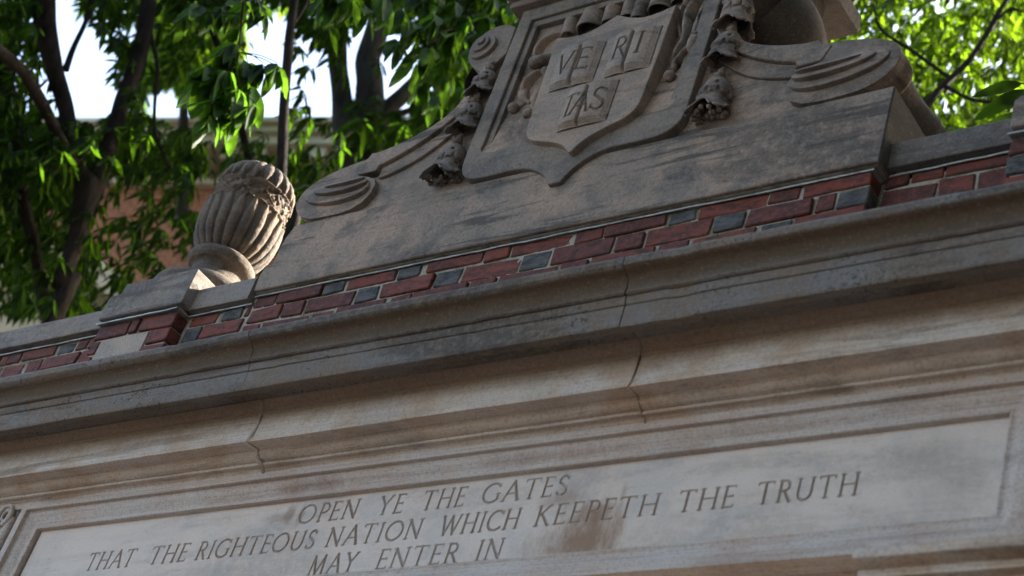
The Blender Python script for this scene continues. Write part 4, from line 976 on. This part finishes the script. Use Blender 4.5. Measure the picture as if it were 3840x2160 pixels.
# 3: thin dark tree crossing behind the hanging cluster
D3 = 10.5
lim3 = [[(985, 900, 34, D3), (955, 680, 34, D3), (925, 560, 32, D3), (890, 420, 30, D3), (850, 250, 28, D3), (800, 130, 28, D3), (745, 0, 28, D3), (690, -160, 26, D3), (650, -500, 22, D3)]]
c3 = np.vstack([scatter(700, 640, 1120, -250, 250, 9.6, 11.4, lambda a, b: np.where(b < 20, .8, .14), .9, 12), scatter(120, 500, 1000, 500, 640, 10, 12, lambda a, b: .5+a*0, 0, 13), scatter(1500, 300, 1100, -2400, -200, 9.4, 14, None, 0, 14)])
t3 = tree('thin dark leaning tree glimpsed through the hanging leaves left of the urn', lim3, c3, 'leaf', 'bark', .10, name='leaning_tree', seed=3)
# 4: the large pale-barked tree that forks just left of the pediment
D4 = 11.5
lim4 = [[(1310, 1000, 200, D4), (1330, 780, 195, D4), (1343, 620, 195, D4), (1356, 500, 180, D4), (1388, 400, 130, D4), (1408, 260, 105, D4), (1404, 120, 92, D4), (1388, -40, 70, D4), (1380, -400, 60, D4)],
        [(1322, 560, 110, D4), (1290, 440, 92, D4), (1278, 300, 80, D4), (1270, 160, 74, D4), (1262, 0, 56, D4), (1240, -200, 50, D4)],
        [(1385, 520, 90, D4), (1452, 420, 74, D4), (1530, 340, 66, D4), (1615, 250, 58, D4), (1700, 150, 50, D4), (1800, 30, 40, D4)],
        [(1400, 180, 44, D4), (1440, 100, 40, D4), (1470, 0, 38, D4), (1500, -120, 34, D4)],
        [(1440, 440, 30, D4-.2), (1580, 400, 26, D4-.3), (1700, 360, 22, D4-.4), (1800, 340, 18, D4-.4)]]
c4 = np.vstack([scatter(1500, 1330, 2050, -250, 560, 8.6, 11.0, lambda a, b: np.where(a > 1600, .85, .42)*np.where((a < 1560) & (b > 120), .35, 1), .85, 17), scatter(700, 1330, 1800, 360, 800, 11, 13.5, lambda a, b: .75+a*0, .8, 18), scatter(3000, 1000, 2700, -2600, -230, 9, 15, None, 0, 19)])
# unseen leaves added towards the sun, kept out of sight, to shade the trees
SD = np.array(SUN_DIR); rs = np.random.default_rng(77)
src = np.vstack([c1, c2, c3, c4[:1200]]); src = src[rs.integers(0, len(src), 8000)]+SD*rs.uniform(2.5, 11, 8000)[:, None]+rs.normal(0, .5, (8000, 3))
dd = src-CAM; zc = dd@fwd; pxx = 1920+FPX*(dd@rgt)/zc; pyy = 1080-FPX*(dd@upv)/zc
okm = (pyy < -170) | ((pxx > 1950) & (pxx < 3050) & (pyy < 500)); okm &= (src[:, 1] > 1.2)
c4 = np.vstack([c4, src[okm]])
t4 = tree('large pale barked tree forking low against the sky just left of the pediment', lim4, c4, 'leaf', 'pale_bark', .125, name='pale_barked_tree', seed=4)
# 5: sunlit tree on the right
D5 = 7.4
lim5 = [[(3150, 1100, 60, D5), (3300, 800, 55, D5), (3420, 500, 40, D5), (3520, 340, 30, D5), (3620, 240, 26, D5), (3690, 140, 24, D5), (3760, 20, 22, D5), (3900, -160, 20, D5)],
        [(3540, 320, 16, D5), (3640, 370, 15, D5), (3740, 385, 14, D5), (3900, 400, 12, D5)], [(3280, 20, 10, D5), (3290, 80, 12, D5), (3320, 125, 14, D5), (3420, 190, 16, D5), (3560, 290, 18, D5)],
        [(3700, 120, 12, D5), (3780, 40, 11, D5), (3870, 50, 9, D5)]]
base_p = np.stack([rs.uniform(-.6, 1.9, 5500), rs.uniform(.0, .6, 5500), rs.uniform(4.9, 6.2, 5500)], -1)+SD*rs.uniform(2.0, 10, 5500)[:, None]  # unseen leaves added along the sun's path to shade the pediment
dd = base_p-CAM; zc = dd@fwd; pxx = 1920+FPX*(dd@rgt)/zc; pyy = 1080-FPX*(dd@upv)/zc
base_p = base_p[((pyy < -160) | (pxx > 4300) | ((pxx > 1950) & (pxx < 3000) & (pyy < 300))) & (base_p[:, 1] > 1.3)]
c5 = np.vstack([base_p, scatter(3300, 3000, 4300, -300, 640, 7.6, 12.5, lambda a, b: .95+a*0, 0, 23), scatter(4800, 2400, 7500, -3200, -280, 7.5, 15, None, 0, 24)])
t5 = tree('sunlit yellow green tree filling the sky to the right of the pediment', lim5, c5, 'leaf2', 'bark', .105, name='sunlit_tree', k=7, wd=.32, seed=5)
V, F = twigs(c5, 200, .0035, 7); obj('twigs', npmesh('twigs', V, F), M['bark'], t5, True)['kind'] = 'stuff'
# 6: far sunlit crown, out of focus
D6 = 19
lim6 = [[(700, 1150, 60, D6), (690, 800, 55, D6), (680, 500, 40, D6), (690, 250, 25, D6), (700, 60, 12, D6)]]
c6 = np.vstack([scatter(2300, 540, 920, 20, 440, 17, 22, None, .75, 27), scatter(900, 300, 1100, -500, 40, 17, 22, None, 0, 28)])
tree('distant bright yellow green tree blurred in the middle of the left foliage', lim6, c6, 'leaf2', 'bark', .14, name='distant_tree', seed=6)

# unseen canopy added right of and behind the camera to block sky light
rs = np.random.default_rng(5); n = 9000
Pn = np.stack([rs.uniform(3.9, 15, n), rs.uniform(-15, 12, n), rs.uniform(3.8, 15, n)], -1)
Po = np.stack([rs.uniform(-3, 4, n//3), rs.uniform(-15, -5.0, n//3), rs.uniform(8.5, 14, n//3)], -1); Pn = np.vstack([Pn, Po])
Pn = Pn[vnoise(Pn, 61, .5, 2) > -.34]
Pn = Pn[~((Pn[:, 0] < 5.2) & (Pn[:, 2] < 5.2) & (Pn[:, 1] > -6))]
V, F = compound(Pn, .48, 5, .55, rs=rs); st_o = obj('sky_block_canopy', npmesh('sky_block_canopy', V, F), M['leaf']); tag(st_o, kind='stuff')
parts = []
for (x_, y_, r_) in ((8.5, -7.5, .24), (9.5, 3.5, .26), (5.5, -13, .2)):
    q0 = np.array([x_, y_, -.1]); parts.append(tube(*smooth_line([q0, q0+[.1, 0, 3], q0+[0, .2, 6], q0+[.4, 0, 9.5]], [r_, r_*.85, r_*.7, r_*.3], 5), 12))
    for a_ in range(4):
        th = a_*1.6+x_; parts.append(tube(*smooth_line([q0+[0, .2, 4.5+a_*.6], q0+[1.4*math.cos(th), 1.4*math.sin(th), 6.5+a_*.5], q0+[3.2*math.cos(th), 3.2*math.sin(th), 8.5+a_*.5]], [r_*.5, r_*.35, r_*.15], 4), 8))
V, F = join(parts); tag(obj('sky_block_trunks', npmesh('sky_block_trunks', V, F), M['bark'], None, True), kind='stuff')

# near branch: hanging compound leaves, every leaflet a leaf of its own
def near_leaf_mesh(var):
    rs = np.random.default_rng(50+var); nl, nw = 9, 5; V = []
    for i in range(nl):
        t_ = i/(nl-1); w_ = .185*math.sin(math.pi*min(1, (t_*.97+.015))**.85)**.85*(1 if i not in (0, nl-1) else .05)
        for j in range(nw):
            s_ = j/(nw-1)*2-1; V.append((t_, w_*s_, .10*w_*abs(s_)*2.2-.16*t_*t_+.012*math.sin(t_*26+var)*abs(s_)+.02*s_*math.sin(3*t_+var)))
    me = npmesh('leaf', V, grid_faces(nl, nw)); me.shade_smooth(); me.materials.append(M['leafn']); return me
leaf_meshes = [near_leaf_mesh(i) for i in range(4)]
def near_branch(label, stem, fans, D, L0, name='leafy_branch', seed=0, r0=.006):
    rs = np.random.default_rng(seed); pts = [hz(x, y, D+dd) for x, y, dd in stem]; root = pts[0]
    b = empty(name, label, 'branch', tuple(map(float, root))); parts = []
    P, Q = smooth_line(pts, [r0*(1-.6*i/len(pts)) for i in range(len(pts))], 6); parts.append(tube(P, Q, 8)); leaves = []
    for (x, y, dd, k, ln) in fans:
        c = hz(x, y, D+dd); i = np.argmin(((P-c)**2).sum(1)); mid = (P[i]+c)/2+np.array([0, 0, .015])
        parts.append(tube(*smooth_line([P[i], mid, c], [.0028, .0024, .002], 4), 6)); az0 = rs.uniform(0, 6.28)
        for j in range(k):
            az = az0+2*math.pi*j/k+rs.uniform(-.3, .3); dr = rs.uniform(.7, 1.45)
            d = Vector((math.cos(az)*math.cos(dr), math.sin(az)*math.cos(dr), -math.sin(dr))); n_ = Vector((math.cos(az)*math.sin(dr)+rs.normal(0, .2), math.sin(az)*math.sin(dr)+rs.normal(0, .2), math.cos(dr)))
            s_ = n_.cross(d).normalized(); n_ = d.cross(s_).normalized(); L_ = ln*L0*rs.uniform(.75, 1.15)
            mt = Matrix((d, s_, n_)).transposed().to_4x4(); mt = Matrix.Translation(Vector(c)+d*.012-Vector(root)) @ mt @ Matrix.Diagonal((L_, L_*rs.uniform(.85, 1.1), L_, 1)); leaves.append(mt)
    V, F = join(parts); obj('stem', npmesh('stem', V, F), M['bark'], b, True)
    for i, mt in enumerate(leaves):
        o = bpy.data.objects.new('leaf', leaf_meshes[i % 4]); link(o, b); o.matrix_basis = mt
    return b
DN = 6.35
fans = [(890, 160, 0, 6, 1.0), (855, 205, .05, 6, 1.1), (800, 250, 0, 7, 1.25), (860, 265, -.05, 7, 1.15), (930, 230, .08, 6, 1.1), (985, 235, .02, 6, 1.0), (1040, 235, .0, 5, .9), (840, 340, .05, 6, 1.1), (900, 330, -.04, 6, 1.15), (960, 330, .05, 5, 1.0), (820, 380, .0, 5, 1.1), (905, 400, .02, 5, 1.1), (960, 390, -.05, 4, .95), (840, 20, .1, 6, 1.0), (760, 20, .1, 6, 1.05), (920, 10, .05, 6, .95), (980, 20, .1, 6, .9), (700, 60, .12, 5, .8), (1000, 60, .1, 4, .8), (780, 300, .08, 6, 1.1), (870, 440, .05, 5, 1.0), (800, 430, 0, 4, 1.0), (930, 280, .12, 6, 1.0), (1060, 260, .02, 4, .8), (900, 100, .08, 5, .8)]
near_branch('drooping cluster of large dark leaflets hanging in front of the sky above the urn', [(930, -260, .25), (925, -120, .1), (912, 0, 0), (905, 80, 0), (895, 180, 0), (880, 270, 0), (870, 340, 0)], fans, DN, .158, 'hanging_branch', 3)
fans = [(1270, 10, 0, 6, 1.0), (1320, -10, 0, 6, 1.1), (1380, 30, .1, 6, 1.0), (1250, -40, 0, 6, 1.0), (1450, -20, .1, 6, 1.1), (1510, 30, .2, 6, 1.0), (1200, 0, .2, 6, .9)]
near_branch('leafy twig of dark leaflets hanging from the top edge above the pale barked tree', [(1350, -260, .3), (1340, -120, .15), (1320, -40, 0), (1260, -10, 0)], fans, 6.6, .15, 'hanging_branch', 4)
fans = [(1560, 90, 0, 7, 1.15), (1640, 60, 0, 7, 1.1), (1700, 130, .1, 7, 1.2), (1620, 180, 0, 7, 1.25), (1560, 230, .1, 6, 1.2), (1750, 60, .1, 7, 1.1), (1830, 60, .2, 7, 1.0), (1680, 260, .2, 6, 1.1), (1720, 10, .1, 7, 1.0), (1850, -20, .2, 7, 1.0), (1930, 10, .3, 6, .9), (1600, 0, .1, 6, 1.0), (1780, 180, .4, 6, 1.0), (1640, 350, .5, 6, 1.0), (1740, 330, .6, 6, 1.0), (1500, 150, .1, 6, 1.0), (1480, 60, .15, 6, 1.0), (1560, -30, .1, 6, 1.0), (1660, -40, .1, 6, 1.0), (1600, 300, .3, 6, 1.0), (1700, 200, .2, 7, 1.1), (1800, 120, .3, 6, 1.0), (1850, 150, .5, 5, .9)]
near_branch('broad spray of backlit green leaflets reaching behind the small left scroll of the pediment', [(2100, -300, 1.2), (1980, -140, .7), (1850, 0, .3), (1720, 90, .1), (1620, 160, 0), (1570, 200, 0)], fans, 6.9, .158, 'leafy_branch', 5)
rb = empty('leafy_branch', 'few broad plain green leaves poking in at the right edge above the coping', 'branch', tuple(map(float, hz(4050, 260, 4.1))))
P, Q = smooth_line([hz(4250, 150, 4.3), hz(4050, 260, 4.1), hz(3900, 320, 4.05), hz(3835, 314, 4.0)], [.004, .0035, .0025, .002], 6)
obj('stem', npmesh('stem', *tube(P, Q, 8)), M['bark'], rb, True)
for (x0, y0, x1, y1, D_, tw) in ((3835, 312, 3655, 350, 4.0, .3), (3850, 335, 3665, 440, 4.05, .1), (3870, 420, 3655, 478, 4.1, .5), (3850, 320, 3930, 400, 4.1, .2), (3900, 330, 4000, 470, 4.1, .2)):
    a_, b_ = hz(x0, y0, D_), hz(x1, y1, D_-.04); d = Vector(b_-a_); L_ = d.length; d.normalize(); vw = Vector(ray(x0, y0)).normalized(); n_ = Vector((0, 0, 1))*tw-vw*(1-tw); s_ = n_.cross(d).normalized(); n_ = d.cross(s_)
    mt = Matrix((d, s_, n_)).transposed().to_4x4(); o = bpy.data.objects.new('leaf', leaf_meshes[int(x1) % 4]); link(o, rb)
    o.matrix_basis = Matrix.Translation(Vector(a_)-rb.location) @ mt @ Matrix.Diagonal((L_, L_*.55, L_*.8, 1))
# ------------------------------------------------------------------ far building
TH = R_(16.5); bx = Vector((math.cos(TH), math.sin(TH), 0)); by = Vector((-math.sin(TH), math.cos(TH), 0)); bo = Vector((-13.0, 8.9, 0))
hall = empty('brick_hall', 'red brick hall with a cream bracketed cornice, out of focus behind the trees', 'building', tuple(bo))
def bpart(name, x0, x1, y0, y1, z0, z1, mat, bevel=0):
    me = box(name, x0, x1, y0, y1, z0, z1)
    for v in me.vertices: v.co = bo+bx*v.co.x+by*v.co.y+Vector((0, 0, v.co.z))
    return obj(name, me, mat, hall, bevel=bevel)
t = NT('far_brick'); bt = t.n('ShaderNodeTexBrick'); mp = t.n('ShaderNodeMapping'); tc = t.n('ShaderNodeTexCoord'); mp.inputs['Rotation'].default_value = (R_(90), 0, 0)
cmb = t.n('ShaderNodeCombineXYZ'); sp_ = t.sep(); xx = t.math('ADD', t.math('MULTIPLY', sp_[0], math.cos(TH)), t.math('MULTIPLY', sp_[1], math.sin(TH)))
t.set(cmb.inputs[0], xx); t.set(cmb.inputs[1], sp_[2]); t.set(bt.inputs['Vector'], cmb.outputs[0]); bt.inputs['Scale'].default_value = 1.0
bt.inputs['Brick Width'].default_value = .215; bt.inputs['Row Height'].default_value = .072; bt.inputs['Mortar Size'].default_value = .009
for i_, c_ in ((1, (.21, .062, .026)), (2, (.15, .045, .022)), (3, (.26, .16, .09))): bt.inputs[i_].default_value = (*c_, 1)
M['farbrick'] = t.bsdf(bt.outputs[0], .9)
t = NT('cream_paint'); M['cream'] = t.bsdf(t.mix(t.ramp(t.noise(3, 4, .6), .4, .6), (.40, .36, .27), (.34, .30, .22)), .6)
t = NT('glass'); M['glass'] = t.bsdf((.02, .025, .03), .08, spec=.6)
bpart('wall', -16, 14, 0, 12, 0, 16.15, M['farbrick'])
bpart('cornice', -16.2, 14.2, -.06, .4, 16.15, 16.47, M['cream']); bpart('cornice', -16.3, 14.3, -.12, .4, 16.12, 16.19, M['cream'])
bpart('cornice', -16.6, 14.6, -.52, .4, 16.471, 16.62, M['cream']); bpart('cornice', -16.7, 14.7, -.60, .4, 16.621, 16.72, M['cream']); bpart('cornice', -16.7, 14.7, -.68, .4, 16.721, 16.80, M['cream'])
bpart('roof', -16.5, 14.5, -.5, 12, 16.81, 16.86, M['cope'])
x = -15.8
while x < 14:
    bpart('bracket', x, x+.22, -.46, -.061, 16.28, 16.468, M['cream'], .02); x += .44
for fl in (2.0, 6.2, 10.6):
    x = -14.5
    while x < 13:
        bpart('window_frame', x, x+1.25, -.06, .05, fl, fl+2.3, M['cream']); bpart('window_pane', x+.12, x+1.13, -.065, -.06, fl+.12, fl+2.18, M['glass']); x += 3.1
# gabled porch of the hall: pale raking boards with a slate roof behind
A_ = Vector(hz(335, 945, 17.5)); B_ = Vector(hz(520, 1115, 17.5)); Cc_ = Vector(hz(20, 1010, 17.5)); dn = by*2.5
def rake(a, b, th=.16, dep=.12):
    dz = Vector((0, 0, -th*1.8)); vs = [a, b, b+dz, a+dz]; fr = by*-.2
    V = [tuple(v_+fr) for v_ in vs]+[tuple(v_+by*dep) for v_ in vs]
    F = [[0, 3, 2, 1], [4, 5, 6, 7], [0, 1, 5, 4], [3, 7, 6, 2], [0, 4, 7, 3], [1, 2, 6, 5]]
    me = mesh('rake_board', V, F); obj('rake_board', me, M['cream'], hall)
rake(A_, A_+(B_-A_)*2.2); rake(A_, A_+(Cc_-A_)*2.0)
dz = Vector((0, 0, .02)); q1 = A_+(B_-A_)*2.2; q2 = A_+(Cc_-A_)*2.0
obj('porch_roof', mesh('porch_roof', [tuple(A_+dz), tuple(q1+dz), tuple(q1+dn+dz), tuple(A_+dn+dz), tuple(q2+dz), tuple(q2+dn+dz)], [[0, 1, 2, 3], [0, 3, 5, 4]]), M['cope'], hall)
low = Vector((0, 0, -6)); obj('porch_gable', mesh('porch_gable', [tuple(A_+by*.1-Vector((0, 0, .1))), tuple(q1+by*.1-Vector((0, 0, .1))), tuple(q1+by*.1+low), tuple(q2+by*.1+low), tuple(q2+by*.1-Vector((0, 0, .1)))], [[0, 1, 2, 3, 4]]), M['cream'], hall)
